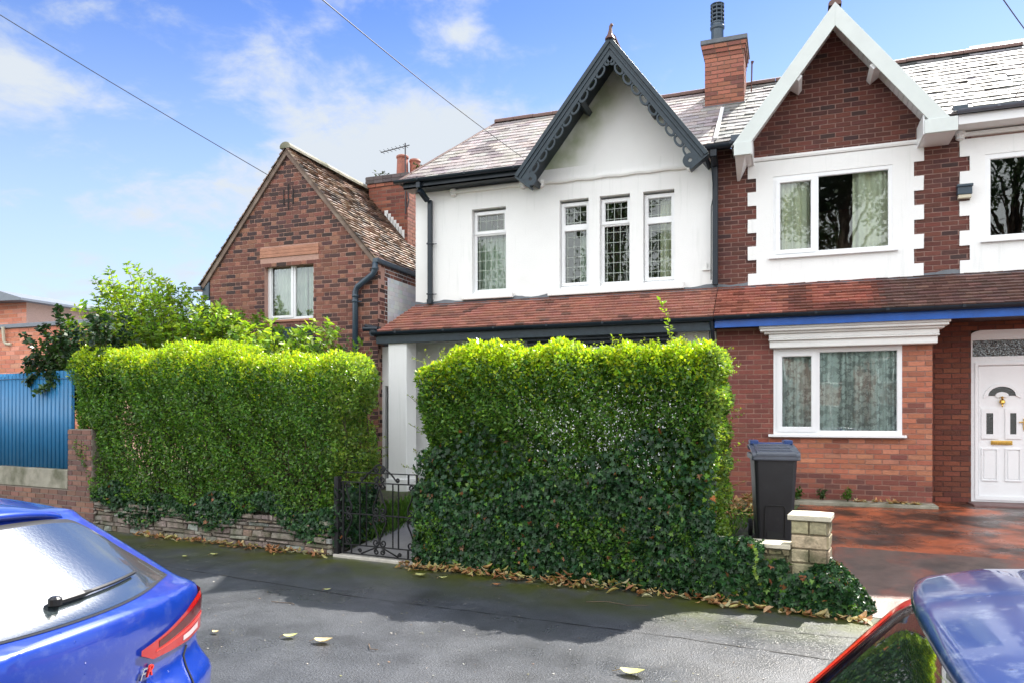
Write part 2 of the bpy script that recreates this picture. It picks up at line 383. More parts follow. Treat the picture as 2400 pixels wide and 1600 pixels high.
def tiles(mb, o, ax, up, length, rise, gauge, width, pal, t=.014, limit=None, jz=.004, jx=.004, under=True, ucol=(.03,.03,.03), bond=.5, lift=None):
    """courses of overlapping tiles on the plane o + a*ax + b*up"""
    o, ax, up = Vector(o), Vector(ax).normalized(), Vector(up).normalized(); nn = ax.cross(up)
    if nn.z < 0: nn = -nn
    n = int(rise/gauge)+1
    for i in range(n):
        b0 = i*gauge; b1 = min(b0+gauge*1.12, rise+.01)
        l = (0, length)
        if limit:
            l = limit(b0+gauge*.5)
            if l is None: continue
        ivs = l if isinstance(l, list) else [l]
        cells = []
        for (l0, l1) in ivs:
            a = -width*(bond if i % 2 else 0)+l0-(l0 % width)-width
            while a < l1:
                p, q = max(a, l0), min(a+width, l1); a += width
                if q-p > .015: cells.append((p, q))
        for p, q in cells:
            q -= .004
            dz = R.uniform(0, jz); dx = R.uniform(-jx, jx); h0 = t+dz; tw = R.uniform(-jz, jz)*.6
            f = lambda u, v, h: o+ax*u+up*v+nn*(h+(lift(u, v) if lift else 0))
            P = [f(p, b0+dx, h0+tw), f(q, b0+dx, h0-tw), f(q, b1, .004+dz*.4), f(p, b1, .004+dz*.4), f(p, b0+dx, -.004), f(q, b0+dx, -.004), f(q, b1, -.004), f(p, b1, -.004)]
            mb.poly(P, [(0,1,2,3), (4,5,1,0), (5,6,2,1), (7,4,0,3)], pal(p, b0))
def curtain(name, mat, parent, x0, x1, z0, z1, Y, folds, amp, flare=0., phase=0., thick=0):
    n = max(12, int(folds*10)); V = []; F = []
    for k, z in enumerate((z0, (z0+z1)/2, z1)):
        for i in range(n+1):
            t = i/n; w = 1-flare*(k != 0)*(.5 if k == 2 else 1)*t
            x = x0+(x1-x0)*t
            V.append((x, Y+amp*math.sin(folds*2*math.pi*t+phase+.8*math.sin(5*t+phase))+amp*.4*math.sin(folds*4.3*math.pi*t), z))
    for k in range(2):
        for i in range(n): a = k*(n+1)+i; F.append((a, a+1, a+n+2, a+n+1))
    return link(name, fast_mesh(name, V, F, smooth=True), mat, parent)
def window(parent, x0, x1, z0, z1, Y, cells, fw=.05, sash=.045, lead=None, label=None, glass='glass', depth=.07, name='window'):
    """cells: (x0,x1,z0,z1,opening) in metres; frame is the window, panes and leading its sub-parts"""
    mb = MB(); y0, y1 = Y, Y+depth
    holes = [c[:4] for c in cells]
    slab_holes(mb, x0, x1, y0, y1, z0, z1, holes)
    gl = []; ld = MB(); nl = 0
    for (a, b, c, d, op) in cells:
        if op:
            s = sash; slab_holes(mb, a-.012, b+.012, y0-.018, y0-.001, c-.012, d+.012, [(a+s, b-s, c+s, d-s)])
            slab_holes(mb, a+s-.012, b-s+.012, y0-.001, y0+.03, c+s-.012, d-s+.012, [(a+s, b-s, c+s, d-s)])
            a, b, c, d = a+s, b-s, c+s, d-s
        # glazing bead
        slab_holes(mb, a, b, y0+.012, y0+.03, c, d, [(a+.008, b-.008, c+.008, d-.008)])
        gl.append((a, b, c, d))
        if lead:
            pw, ph, (ox, oz) = lead
            x = a+ox*pw
            while x < b-.01: ld.box(x-.004, x+.004, y0+.022, y0+.0295, c, d); x += pw; nl += 1
            z = d-ph*oz
            while z > c+.01: ld.box(a, b, y0+.0225, y0+.029, z-.004, z+.004); z -= ph
    w = mb.build(name, M['upvc'], parent, bevel=.005)
    if label: w['label'] = label
    for (a, b, c, d) in gl:
        g = MB(); g.box(a-.004, b+.004, y0+.030, y0+.036, c-.004, d+.004); g.build('pane', M[glass], w)
    if nl: ld.build('leading', M['leading'], w)
    return w

WY = 12.77; BY = 12.27        # main wall plane, bay plane
LBASE = .33
def palette(*cw):
    tot = sum(w for _, w in cw)
    def f():
        r = R.uniform(0, tot)
        for c, w in cw:
            r -= w
            if r <= 0: return jit(c, .16)
        return jit(cw[-1][0], .16)
    return f
# =================================================================== WHITE HOUSE
H1 = thing('rendered_house', (-4., WY, .35), 'white rendered end house with black carved bargeboards on its steep gable', 'house')
GY = 12.15; GM = (GY+WY)/2; GH = (WY-GY)/2-.012      # plane of the gable bargeboards
g1 = dict(apx=-2.781, apz=7.984, lx=-4.445, lz=5.878, rx=-1.21, rz=5.878)    # outline of the white gable roof
def gable_limit(ax, az, slope_l, slope_r):
    def f(z):
        if z >= az: return None
        return (ax-(az-z)/slope_l, ax+(az-z)/slope_r)
    return f
mb = MB()
wins = [(-5.545,-4.868,4.0,5.588), (-3.847,-3.312,4.0,5.585), (-3.115,-2.58,4.0,5.585), (-2.354,-1.824,4.0,5.585)]
slab_holes(mb, -6.717, -1.135, WY, WY+.28, 3.3, 6.16, wins)
slab_holes(mb, -6.717, -1.135, WY, WY+.28, .2, 3.3, [(-6.22,-5.86,2.0,3.06), (-5.58,-4.80,.3,3.2)])
mb.box(-6.717, -6.45, WY+.28, 17.6, .2, 6.16); mb.box(-6.45, -1.135, 17.35, 17.6, .2, 6.16)
mb.box(-1.36, -1.135, WY+.28, 17.35, .2, 6.1)
mb.build('wall', M['render'], H1)
def algae_mat():
    # green algae that has grown down the render below the left verge
    m = mat_('algae_stained_render', (.80,.80,.79), .75, namp=.035, nscale=1.3, bump=.25, bscale=90); nt = m.node_tree; b = nt.nodes['Principled BSDF']; L = nt.links.new; N = nt.nodes.new
    tc = N('ShaderNodeTexCoord'); sp = N('ShaderNodeSeparateXYZ'); L(tc.outputs['Object'], sp.inputs[0]); nz = N('ShaderNodeTexNoise'); nz.inputs['Scale'].default_value = 2.6; nz.inputs['Detail'].default_value = 7; L(tc.outputs['Object'], nz.inputs[0])
    def ma(op, a, b_=None, c=None):
        n = N('ShaderNodeMath'); n.operation = op
        for i, v in enumerate((a, b_, c)):
            if v is None: continue
            if isinstance(v, (int, float)): n.inputs[i].default_value = v
            else: L(v, n.inputs[i])
        return n.outputs[0]
    d = ma('MULTIPLY_ADD', sp.outputs[0], .784, ma('MULTIPLY_ADD', sp.outputs[2], -.62, .784*2.781+.62*7.90))   # distance in from the left slope
    mr = N('ShaderNodeMapRange'); mr.interpolation_type = 'SMOOTHSTEP'; L(d, mr.inputs[0])
    for i, q in enumerate((.72,.14,0.,1.)): mr.inputs[1+i].default_value = q
    f = ma('MULTIPLY', mr.outputs[0], ma('MULTIPLY_ADD', nz.outputs[0], 1.8, -.25)); cl = ma('MINIMUM', ma('MAXIMUM', f, 0.), .75)
    mx = N('ShaderNodeMix'); mx.data_type = 'RGBA'; L(cl, mx.inputs[0]); L(b.inputs['Base Color'].links[0].from_socket, mx.inputs[6]); mx.inputs[7].default_value = (.24,.30,.13,1); L(mx.outputs[2], b.inputs['Base Color']); return m
mb = MB(); mb.plate([(-4.14,6.16), (-1.50,6.16), (-2.781,7.87)], WY, WY+.28); mb.build('gable_wall', algae_mat(), H1)
# bay below the lean-to
mb = MB(); slab_holes(mb, -4.20, -1.10, BY+.02, BY+.2, .3, 3.1, [(-3.98,-1.78,1.0,2.86)]); mb.box(-4.20,-4.02,BY+.2,WY,.3,3.1)
mb.build('bay_wall', M['render'], H1)
mb = MB(); z = 1.0
while z < 2.86:
    mb.plate([(-3.99, z), (-1.77, z), (-1.77, min(z+.074, 2.87)), (-3.99, min(z+.074, 2.87))], BY+.06, BY+.075); z += .08
mb.box(-3.99,-1.77,BY+.08,BY+.10,1.0,2.87)
mb.build('roller_shutter', M['upvc'], H1, bevel=.012)
mb = MB()
for (a, b, z0, z1, y) in ((-4.35,-1.70,3.06,3.12,11.98), (-4.31,-1.74,3.015,3.06,12.02), (-4.22,-1.80,2.955,3.015,12.08), (-4.17,-1.83,2.90,2.955,12.14)): mb.box(a, b, y, BY+.02, z0, z1)
mb.build('bay_cornice', M['dark'], H1, bevel=.012)
mb = MB(); mb.box(-4.12,-1.80,12.10,BY+.02,2.72,2.90); mb.box(-4.10,-1.82,12.13,BY+.02,2.62,2.72); mb.build('shutter_box', M['upvc'], H1, bevel=.015)
# porch pillar and flank wall
mb = MB(); mb.box(-6.865,-6.49,11.98,12.36,.3,3.12); mb.box(-6.90,-6.455,11.95,12.39,.3,.62); mb.build('porch_pillar', M['render'], H1, bevel=.012)
mb = MB(); mb.box(-7.29,-7.045,12.36,12.5,2.32,3.06); mb.box(-7.29,-7.15,12.36,12.5,.3,2.32); mb.build('side_wall', M['render'], H1, bevel=.008)
mb = MB(); mb.box(-7.15,-6.72,12.46,12.5,.3,2.30)
for i in range(5): mb.box(-7.145+i*.085,-7.07+i*.085,12.445,12.46,.35,2.28)
mb.build('side_gate', M['dark'], H1)
window(H1, -6.22,-5.86,2.0,3.06,WY+.06, [(-6.17,-5.91,2.05,2.98,True)], lead=(.07,.09,(.5,.5)), sash=.03)
# porch door with leaded fanlight
mb = MB(); mb.box(-5.58,-4.80,WY+.08,WY+.14,.35,2.55); arch = [(-5.58,2.55),(-4.80,2.55),(-4.80,3.02)]+[(-5.19+.39*math.cos(t),3.02+.15*math.sin(t)) for t in np.linspace(0,math.pi,12)][1:-1]+[(-5.58,3.02)]
mb.plate(arch, WY+.09, WY+.13)
dr = mb.build('porch_door', M['dark'], H1)
ld = MB()
for i in range(7):
    cx = -5.50+i*.103
    for sgn in (1, -1): ld.bar((cx-.05,WY+.075,2.80-sgn*.09),(cx+.05,WY+.075,2.80+sgn*.09),.006,.01,(0,1,0))
ld.bar((-5.56,WY+.075,2.89),(-4.82,WY+.075,2.89),.012,.012); ld.bar((-5.56,WY+.075,2.71),(-4.82,WY+.075,2.71),.012,.012)
ld.plate([(-5.24,2.80),(-5.19,2.72),(-5.14,2.80),(-5.19,2.88)], WY+.07, WY+.08)
ld.build('leading', M['leading'], dr)
mb = MB(); mb.box(-5.66,-5.58,WY-.02,WY+.1,.3,3.05); mb.box(-4.80,-4.72,WY-.02,WY+.1,.3,3.05); mb.box(-5.66,-4.72,WY-.02,WY+.1,3.2,3.3); mb.build('door_frame', M['dark'], H1, bevel=.006)
# four leaded windows
LEAD = (.116, .178, (.45,.62))
for i, (a, b, c, d) in enumerate(wins):
    zs = 5.13 if i == 0 else 5.10
    if i in (1, 3): cells = [(a+.03,b-.02,4.08,zs-.012,True), (a+.03,b-.02,zs+.012,d-.06,True)]
    else: cells = [(a+.055,b-.025,4.09,zs-.025,False), (a+.03,b-.02,zs+.012,d-.06,True)]
    w = window(H1, a+.005, b-.005, c+.005, d-.035, WY+.10, cells, lead=LEAD, sash=.04)
    mb = MB(); mb.box(a+.005, b-.005, WY+.06, WY+.12, c+.005, c+.05); mb.build('sill', M['upvc'], w, bevel=.004)
    if i == 0: curtain('curtain', M['net'], w, a+.02, b, 4.0, 5.1, WY+.34, 6, .03)
    if i == 1: curtain('curtain', M['net'], w, a+.30, b, 4.0, 5.0, WY+.34, 4, .03)
    if i == 3: curtain('curtain', M['curtain'], w, a+.24, b+.05, 4.0, 5.5, WY+.34, 4, .035)
# stone sills and mouldings
mb = MB(); mb.box(-5.74,-4.715,WY-.075,WY+.02,3.905,4.005); mb.build('stone_sill', M['render'], H1, bevel=.012)
mb = MB(); mb.box(-4.05,-1.655,WY-.075,WY+.02,3.885,4.0); mb.build('stone_sill', M['render'], H1, bevel=.012)
def hood(parent, x0, x1, z, amp=.0, mat=None):
    mb = MB(); n = 24
    for k in range(n):
        a, b = x0+(x1-x0)*k/n, x0+(x1-x0)*(k+1)/n; za = z+amp*math.sin(k*1.3); zb = z+amp*math.sin((k+1)*1.3)
        P = []
        for (yy, dz) in ((0,-.035),(-.04,-.03),(-.05,.0),(-.045,.03),(0,.045)): P += [(a,WY+yy,za+dz),(b,WY+yy,zb+dz)]
        mb.poly(P, [(2*q,2*q+1,2*q+3,2*q+2) for q in range(4)])
    for xx in (x0-.04, x1+.04):
        mb.lathe([(.02,-.075),(.062,-.05),(.058,-.01),(.075,.02),(.07,.06),(.03,.075)], (xx, WY-.02, z-.01), 10)
    return mb.build('hood_moulding', mat or M['whitepaint'], parent, smooth=False)
hood(H1, -5.87,-4.57, 5.94); hood(H1, -4.15,-1.60, 5.925, .008)
# small bracket left on the wall
mb = MB(); mb.box(-1.36,-1.24,WY-.03,WY,4.165,4.18); mb.box(-1.30,-1.29,WY-.03,WY,4.18,4.30); mb.build('wall_bracket', M['whitepaint'], H1)

# main roof, front slope (own half) and hipped end
EV = (12.40, 6.13); RD = (15.0, 8.07); upm = Vector((0, RD[0]-EV[0], RD[1]-EV[1])); RISE = upm.length
def slate_pal(dark):
    def f(a, b):
        v = R.random()
        if v < .10: return jit((.16,.13,.13), .2)
        return jit((.30,.265,.245) if not dark else (.25,.24,.24), .16)
    return f
def valley(g, xo, L, start=lambda b: 0.):
    # leave out the part of the main slope that lies under the cross gable
    def f(b):
        z = EV[1]+(RD[1]-EV[1])*b/RISE; k = (g['apz']-z)/(g['apz']-g['lz'])
        a0, a1 = g['apx']-(g['apx']-g['lx'])*k-xo, g['apx']+(g['rx']-g['apx'])*k-xo; s = start(b)
        return [q for q in ((s, a0+.02), (a1-.02, L)) if q[1]-q[0] > .02] if k > 0 else [(s, L)]
    return f
mb = MB()
tiles(mb, (-6.92, EV[0], EV[1]), (1,0,0), upm, 5.78, RISE, .19, .27, slate_pal(False), t=.013, limit=valley(g1, -6.92, 5.78, lambda b: 1.03*b/RISE), jz=.006)
# battens under the slates, rear slope and hip
mb.poly([(-6.92,EV[0],EV[1]-.02),(-4.23,EV[0],EV[1]-.02),(-2.72,RD[0],RD[1]-.02),(-5.89,RD[0],RD[1]-.02)], [(0,1,2,3)], (.10,.09,.09)); mb.poly([(-1.41,EV[0],EV[1]-.02),(-1.14,EV[0],EV[1]-.02),(-1.14,RD[0],RD[1]-.02),(-2.80,RD[0],RD[1]-.02)], [(0,1,2,3)], (.10,.09,.09))
mb.poly([(-6.92,17.6,EV[1]),(-1.14,17.6,EV[1]),(-1.14,RD[0],RD[1]),(-5.89,RD[0],RD[1])], [(3,2,1,0)], (.2,.18,.18))
mb.poly([(-6.92,EV[0],EV[1]-.02),(-5.89,RD[0],RD[1]-.02),(-6.92,17.6,EV[1])], [(0,1,2)], (.2,.18,.18))
rf = mb.build('roof', M['slate'], H1)
def ridge(parent, p, q, name='ridge_tiles', r=.075, L=.42, mat='ridge'):
    p, q = Vector(p), Vector(q); n = max(1, int((q-p).length/L)); mb = MB()
    for i in range(n):
        a, b = p.lerp(q, i/n), p.lerp(q, (i+.985)/n); dz = Vector((0,0,R.uniform(-.006,.006)))
        d = (b-a).normalized(); sx = d.cross(Vector((0,0,1))).normalized()
        P = []
        for e in (a+dz, b+dz):
            for t in np.linspace(-.25, math.pi+.25, 9): P.append(e+sx*(r*1.25*math.cos(t))+Vector((0,0,r*math.sin(t))))
        mb.poly(P, [(k, k+1, 9+k+1, 9+k) for k in range(8)]+[tuple(range(8,-1,-1)), tuple(range(9,18))])
    return mb.build(name, M[mat], parent)
ridge(rf, (-5.95,RD[0],RD[1]), (-1.14,RD[0],RD[1]))
ridge(rf, (-6.93,EV[0],EV[1]+.01), (-5.93,RD[0],RD[1]), 'hip_tiles', r=.03, mat='slate' if False else 'ridge')
# the steep front gable roof
def gable_roof(parent, g, y0, yend, mat, pal, soffit_mat, oh=.0):
    apx, apz = g['apx'], g['apz']; out = MB()
    for sx, ex, ez in ((-1, g['lx'], g['lz']), (1, g['rx'], g['rz'])):
        up = Vector((apx-ex, 0, apz-ez)); L = up.length
        o = (ex, y0, ez) if sx > 0 else (ex, y0, ez)
        tiles(out, o, (0,1,0), up, yend-y0, L, .19, .27, pal, t=.013)
    r = out.build('gable_roof', mat, parent)
    so = MB()
    for ex, ez in ((g['lx'], g['lz']), (g['rx'], g['rz'])):
        d = Vector((ex-apx, 0, ez-apz)).normalized(); n = Vector((-d.z, 0, d.x)); n = n if n.z > 0 else -n
        a = Vector((apx, 0, apz)); b = Vector((ex, 0, ez)); Q = []
        for y in (y0+.05, yend):
            for p, h in ((a, -.015), (b, -.015), (b, -.075), (a, -.075)):
                v = p+n*h; Q.append((v.x, y, v.z))
        so.poly(Q, [(0,1,2,3), (7,6,5,4), (0,4,5,1), (1,5,6,2), (2,6,7,3), (3,7,4,0)])
    so.build('soffit', soffit_mat, r)
    ridge(r, (apx, y0, apz+.005), (apx, yend, apz+.005))
    return r
grf = gable_roof(H1, g1, GY, 14.9, M['slate'], slate_pal(False), M['dark'])
# carved bargeboards
def slope_fr(ap, end):
    ap = Vector((ap[0], ap[1])); e = Vector((end[0], end[1])); t = (e-ap); L = t.length; t.normalize(); n = Vector((-t.y, t.x))
    if n.y > 0: n = -n                      # n points down into the gable
    return ap, t, n, L
for sx, ex, ez in ((-1, g1['lx'], g1['lz']), (1, g1['rx'], g1['rz'])):
    ap, t, n, L = slope_fr((g1['apx'], g1['apz']+.02), (ex, ez+.02))
    P = lambda a, b: tuple(ap+t*a+n*b)
    mb = MB(); tanap = abs(t.x)/abs(t.y)
    mit = lambda b: b*(abs(n.x)/abs(t.x)) if abs(t.x) > 1e-6 else 0     # mitre at the apex
    def strip(b0, b1, y0, y1, a1=L): mb.plate([P(mit(b0), b0), P(a1, b0), P(a1, b1), P(mit(b1), b1)], y0, y1)
    strip(-.01, .055, GY-.065, GY); strip(.055, .085, GY-.045, GY); strip(.085, .115, GY-.05, GY); strip(.115, .185, GY-.035, GY)
    s = .30
    k = 0
    while s < L-.22:
        # leaning open teardrop hanging below the board
        ou, inn = [], []
        for q in range(20):
            th = 2*math.pi*q/20
            ex_, ey_ = .118*math.cos(th), .068*math.sin(th)
            lean = .35
            ou.append(P(s+ex_*math.cos(lean)-ey_*math.sin(lean), .215+ex_*math.sin(lean)*.5+ey_*math.cos(lean)))
            ix, iy = .080*math.cos(th), .036*math.sin(th)
            inn.append(P(s-.006+ix*math.cos(lean)-iy*math.sin(lean), .212+ix*math.sin(lean)*.5+iy*math.cos(lean)))
        mb.ring(ou, inn, GY-.03, GY-.003); s += .232; k += 1
    # scroll at the foot
    c0 = P(L-.10, .27)
    ou = [(c0[0]+.115*math.cos(q), c0[1]+.115*math.sin(q)) for q in np.linspace(0, 2*math.pi, 24, endpoint=False)]
    inn = [(c0[0]+.03*math.cos(q), c0[1]+.03*math.sin(q)) for q in np.linspace(0, 2*math.pi, 24, endpoint=False)]
    mb.ring(ou, inn, GY-.038, GY-.002)
    mb.plate([P(L-.03,.0), P(L+.03,.0), P(L+.03,.36), P(L+.0,.36)], GY-.045, GY+.12)
    mb.build('bargeboard', M['dark2'] if True else None, grf, bevel=.004)
    for s in ((1.05, L-.14) if sx < 0 else (1.30,)):
        bk = MB(); bx = P(s, .12); bk.obox((bx[0], GM, bx[1]-.02), (t.x*.05, 0, t.y*.05), (0, GH, 0), (n.x*.10, 0, n.y*.10))
        bk.build('purlin_end', M['dark'], grf, bevel=.02)
# finial
mb = MB(); mb.tube([(g1['apx']-.0,GY-.03,g1['apz']-.02),(g1['apx'],GY-.03,g1['apz']+.06),(g1['apx']+.005,GY-.02,g1['apz']+.14),(g1['apx']+.005,GY-.01,g1['apz']+.21)], [.085,.045,.030,.026], 8)
mb.lathe([(.0,-.03),(.03,0),(.025,.03),(.0,.045)], (g1['apx']+.02,GY-.01,g1['apz']+.21), 8)
mb.build('finial', M['ridge'], grf)
# gutters and downpipes
def gutter(parent, x0, x1, y, z, mat, r=.058, name='gutter'):
    mb = MB(); n = 10; P = []
    for x in (x0, x1):
        for k in range(n+1): t = math.pi+math.pi*k/n; P.append((x, y+r*math.cos(t), z+r*math.sin(t)))
        for k in range(n, -1, -1): t = math.pi+math.pi*k/n; P.append((x, y+(r-.006)*math.cos(t), z+(r-.006)*math.sin(t)))
    m = 2*(n+1); mb.poly(P, [(k, (k+1) % m, m+(k+1) % m, m+k) for k in range(m)])
    for x in (x0, x1): mb.plate([(0,0),(0,0),(0,0)], 0, 0) if False else None
    mb.poly([P[k] for k in range(n+1)], [tuple(range(n+1))]); mb.poly([P[m+k] for k in range(n+1)], [tuple(range(n, -1, -1))])
    x = x0+.5
    while x < x1:
        mb.box(x-.02, x+.02, y-r-.006, y-r+.004, z-.035, z+.004); x += .95
    return mb.build(name, mat, parent)
gutter(H1, -6.95,-4.24, 12.36, 6.145, M['dark']); mb = MB(); mb.box(-6.80,-4.25,12.43,12.47,6.0,6.12); mb.box(-6.80,-4.25,12.43,WY,6.0,6.02); mb.build('eaves_board', M['dark'], H1)
gutter(H1, -1.38,-.74, 12.38, 6.10, M['dark'], r=.075)
mb = MB()
mb.box(-6.50,-6.42,12.36,12.44,5.98,6.09); mb.obox((-6.43,12.53,5.88),(.038,0,0),(.03,.11,-.075),(0,.03,.04)); mb.box(-6.415,-6.335,12.66,12.735,3.92,5.82); mb.box(-6.425,-6.325,12.65,12.745,3.86,3.95)
for z in (5.0, 4.05): mb.box(-6.43,-6.32,12.65,12.74,z-.015,z+.015); mb.box(-6.32,-6.25,12.71,12.73,z-.01,z+.005)
mb.build('downpipe', M['dark'], H1, bevel=.006)
mb = MB(); mb.box(-1.20,-1.10,12.36,12.50,5.92,6.08); mb.box(-1.19,-1.105,12.63,12.72,3.9,5.95); mb.obox((-1.15,12.54,5.93),(.042,0,0),(0,.10,-.05),(0,.035,.05)); mb.tube([(-1.20,12.45,5.98),(-1.17,12.66,5.4),(-1.215,12.72,5.2),(-1.22,12.73,4.0)], .009, 6)
mb.build('downpipe', M['dark'], H1, bevel=.006)
# lean-to over porch and bay
LT = (11.93, 3.285); LTop = (WY, 3.86)
upl = Vector((0, LTop[0]-LT[0], LTop[1]-LT[1])); LR = upl.length
def clay(a, b):
    v = R.random()
    if v < .06: return jit((.15,.075,.06), .2)
    if v < .2: return jit((.25,.11,.085), .2)
    return jit((.335,.145,.108), .15)
mb = MB()
tiles(mb, (-7.08, LT[0], LT[1]), (1,0,0), upl, 5.97, LR, .098, .168, clay, t=.031, limit=lambda b: (.36*b/LR, 5.97), jz=.005)
mb.poly([(-7.08,LT[0],LT[1]-.01),(-1.11,LT[0],LT[1]-.01),(-1.11,WY,LTop[1]-.012),(-6.72,WY,LTop[1]-.012)], [(0,1,2,3)], (.05,.03,.03))
mb.poly([(-7.08,LT[0],LT[1]-.01),(-6.72,WY,LTop[1]-.012),(-7.08,WY+.3,LT[1]-.01)], [(0,1,2)], (.25,.10,.07))
mb.poly([(-7.04,LT[0]+.05,3.12),(-1.11,LT[0]+.05,3.12),(-1.11,WY,3.12),(-7.04,WY,3.12)], [(3,2,1,0)], (.6,.6,.6))
lt1 = mb.build('lean_to_roof', M['tile'], H1)
def flashing(parent, x0, x1):
    n = int((x1-x0)/.06); V = []; F = []
    for i in range(n+1):
        x = x0+(x1-x0)*i/n; w = .05*math.sin(x*3.1)*math.sin(x*1.7)
        V += [(x, WY-.006, LTop[1]+.055+.018*math.sin(x*9)+.01*R.random()), (x, WY-.02, LTop[1]+.0), (x, WY-.115-.02*R.random(), LTop[1]-.062+.006*R.random())]
    for i in range(n): a = 3*i; F += [(a, a+1, a+4, a+3), (a+1, a+2, a+5, a+4)]
    return link('lead_flashing', fast_mesh('lead_flashing', V, F), M['lead'], parent)
flashing(lt1, -6.72,-1.13)
gutter(lt1, -7.14,-1.10, 11.885, 3.275, M['dark'], r=.062)
mb = MB(); mb.box(-7.09,-1.12,11.93,11.965,3.075,3.25); mb.box(-7.06,-1.12,11.965,12.05,3.075,3.10); mb.box(-7.09,-7.055,11.965,13.0,3.075,3.22); mb.build('fascia', M['dark2'], lt1, bevel=.004)
mb = MB(); mb.tube([(-7.13,11.86,3.26),(-7.16,12.3,3.26),(-7.16,13.1,3.26)], .062, 10); mb.tube([(-7.36,11.98,3.42),(-7.14,12.2,3.38),(-7.12,13.0,3.38)], .03, 6); mb.tube([(-7.40,12.0,3.36),(-7.1,12.02,3.35)], .045, 8); mb.build('side_gutter', M['dark'], lt1)
mb = MB(); mb.tube([(-1.14,11.9,3.22),(-1.13,11.95,3.10),(-1.13,12.16,2.86),(-1.125,12.2,2.7),(-1.125,12.2,.4)], .034, 8); mb.tube([(-1.20,12.24,3.1),(-1.205,12.25,.5)], .008, 5); mb.build('downpipe', M['dark'], lt1)
# chimney on the party wall
CY = 14.1
mb = MB()
pal = palette(((.29,.11,.072), 6), ((.25,.092,.062), 3), ((.16,.062,.046), 2))
mb.box(-1.46,-.785,CY,CY+.75,6.9,8.62,(.20,.13,.10)); P_ = lambda h, z, x: pal()
bricks(mb, front(CY), -1.46,-.785,7.0,8.3,pal=P_, course=.078, depth=.01)
bricks(mb, sidexp(-.785), CY,CY+.75,7.0,8.3,pal=P_, course=.078, depth=.01)
for i, e in enumerate((.02,.04,.06)):
    z = 8.3+i*.078
    mb.box(-1.46-e+.012,-.785+e-.012,CY-e+.012,CY+.75+e-.012,z,z+.078,(.20,.13,.10))
    bricks(mb, front(CY-e+.008), -1.46-e,-.785+e,z,z+.078,pal=P_, course=.078); bricks(mb, sidexp(-.785+e-.008), CY-e,CY+.75+e,z,z+.078,pal=P_, course=.078)
ch = mb.build('chimney', M['brick'], rf)
mb = MB(); mb.box(-1.535,-.71,CY-.075,CY+.82,8.535,8.62); mb.build('chimney_cap', M['lead'], ch, bevel=.01)
mb = MB(); mb.lathe([(.135,0),(.135,.02),(.115,.03),(.115,.34),(.13,.36),(.135,.40),(.125,.42),(.12,.45)], (-1.27,CY+.35,8.62), 18)
for k in range(5): mb.lathe([(.118,.0),(.128,.01),(.128,.03),(.118,.04)], (-1.27,CY+.35,9.07+k*.075), 18)
for k in range(8): mb.box(-1.27+.115*math.cos(k*.785)-.008,-1.27+.115*math.cos(k*.785)+.008,CY+.35+.115*math.sin(k*.785)-.008,CY+.35+.115*math.sin(k*.785)+.008,9.07,9.42)
mb.lathe([(.12,.0),(.13,.02),(.06,.06),(.0,.07)], (-1.27,CY+.35,9.42), 18)
mb.build('chimney_pot', M['pipe'], ch, smooth=False)
mb = MB(); mb.lathe([(.17,0),(.16,.04),(.12,.07),(.0,.075)], (-.97,CY+.3,8.62), 14); mb.build('capped_pot', M['concrete'], ch)
mb = MB(); mb.box(-1.49,-.755,CY-.025,CY+.02,7.30,7.42); mb.obox((-1.12,CY-.06,7.33),(.40,0,0),(0,.07,.05),(0,-.004,.006)); mb.build('chimney_flashing', M['lead'], ch)
mb = MB(); mb.tube([(-.66,CY+.3,7.7),(-.65,CY+.3,8.2),(-.64,CY+.3,8.26)], [.012,.014,.03], 6); mb.build('vent_spike', M['ridge'], rf)
# =================================================================== BRICK TERRACE (right)
H2 = thing('brick_house', (1.5, WY, .45), 'red brick terraced house with white bargeboards and a lace-curtained bay window', 'house')
wr1 = (-.25,1.475,4.30,5.60); wr2 = (2.70,3.75,4.33,5.60)
mb = MB(); MC = (.30,.185,.155)
slab_holes(mb, -1.135, 4.6, WY+.004, WY+.28, 3.3, 6.14, [wr1, wr2], MC)
slab_holes(mb, -1.135, 4.6, WY+.004, WY+.28, .2, 3.3, [(2.525,3.56,.4,3.02)], (.10,.045,.035))
g2 = dict(apx=.637, apz=7.933, lx=-.849, lz=5.966, rx=2.174, rz=5.966)
mb.plate([(-.64,6.14), (1.94,6.14), (.637,7.83)], WY+.004, WY+.28, MC)
mb.box(4.35,4.6,WY+.28,17.6,.2,6.14,MC); mb.box(-1.13,4.6,17.35,17.6,.2,6.14,MC)
pal = palette(((.105,.034,.026), 6), ((.135,.042,.030), 4), ((.075,.028,.024), 3), ((.05,.025,.024), .8))
bricks(mb, front(WY), -1.12, 4.55, 3.66, 6.13, holes=[(-.49,1.75,3.6,5.94), (2.53,4.6,3.6,5.94)], pal=lambda h, z, x: pal(), course=.0735, L=.225, bond='stretcher')
bricks(mb, front(WY), -1.12, 4.55, 6.13, 8.0, limit=gable_limit(.637, 7.84, 1.324, 1.28), pal=lambda h, z, x: pal(), course=.0735, L=.225)
pp = palette(((.15,.045,.026), 5), ((.18,.056,.032), 4), ((.12,.036,.024), 2))
bricks(mb, front(WY), 1.94, 4.55, .40, 3.25, holes=[(2.525,3.56,.3,3.02)], pal=lambda h, z, x: pp(), course=.0765, L=.226)
mb.build('wall', M['brick'], H2)
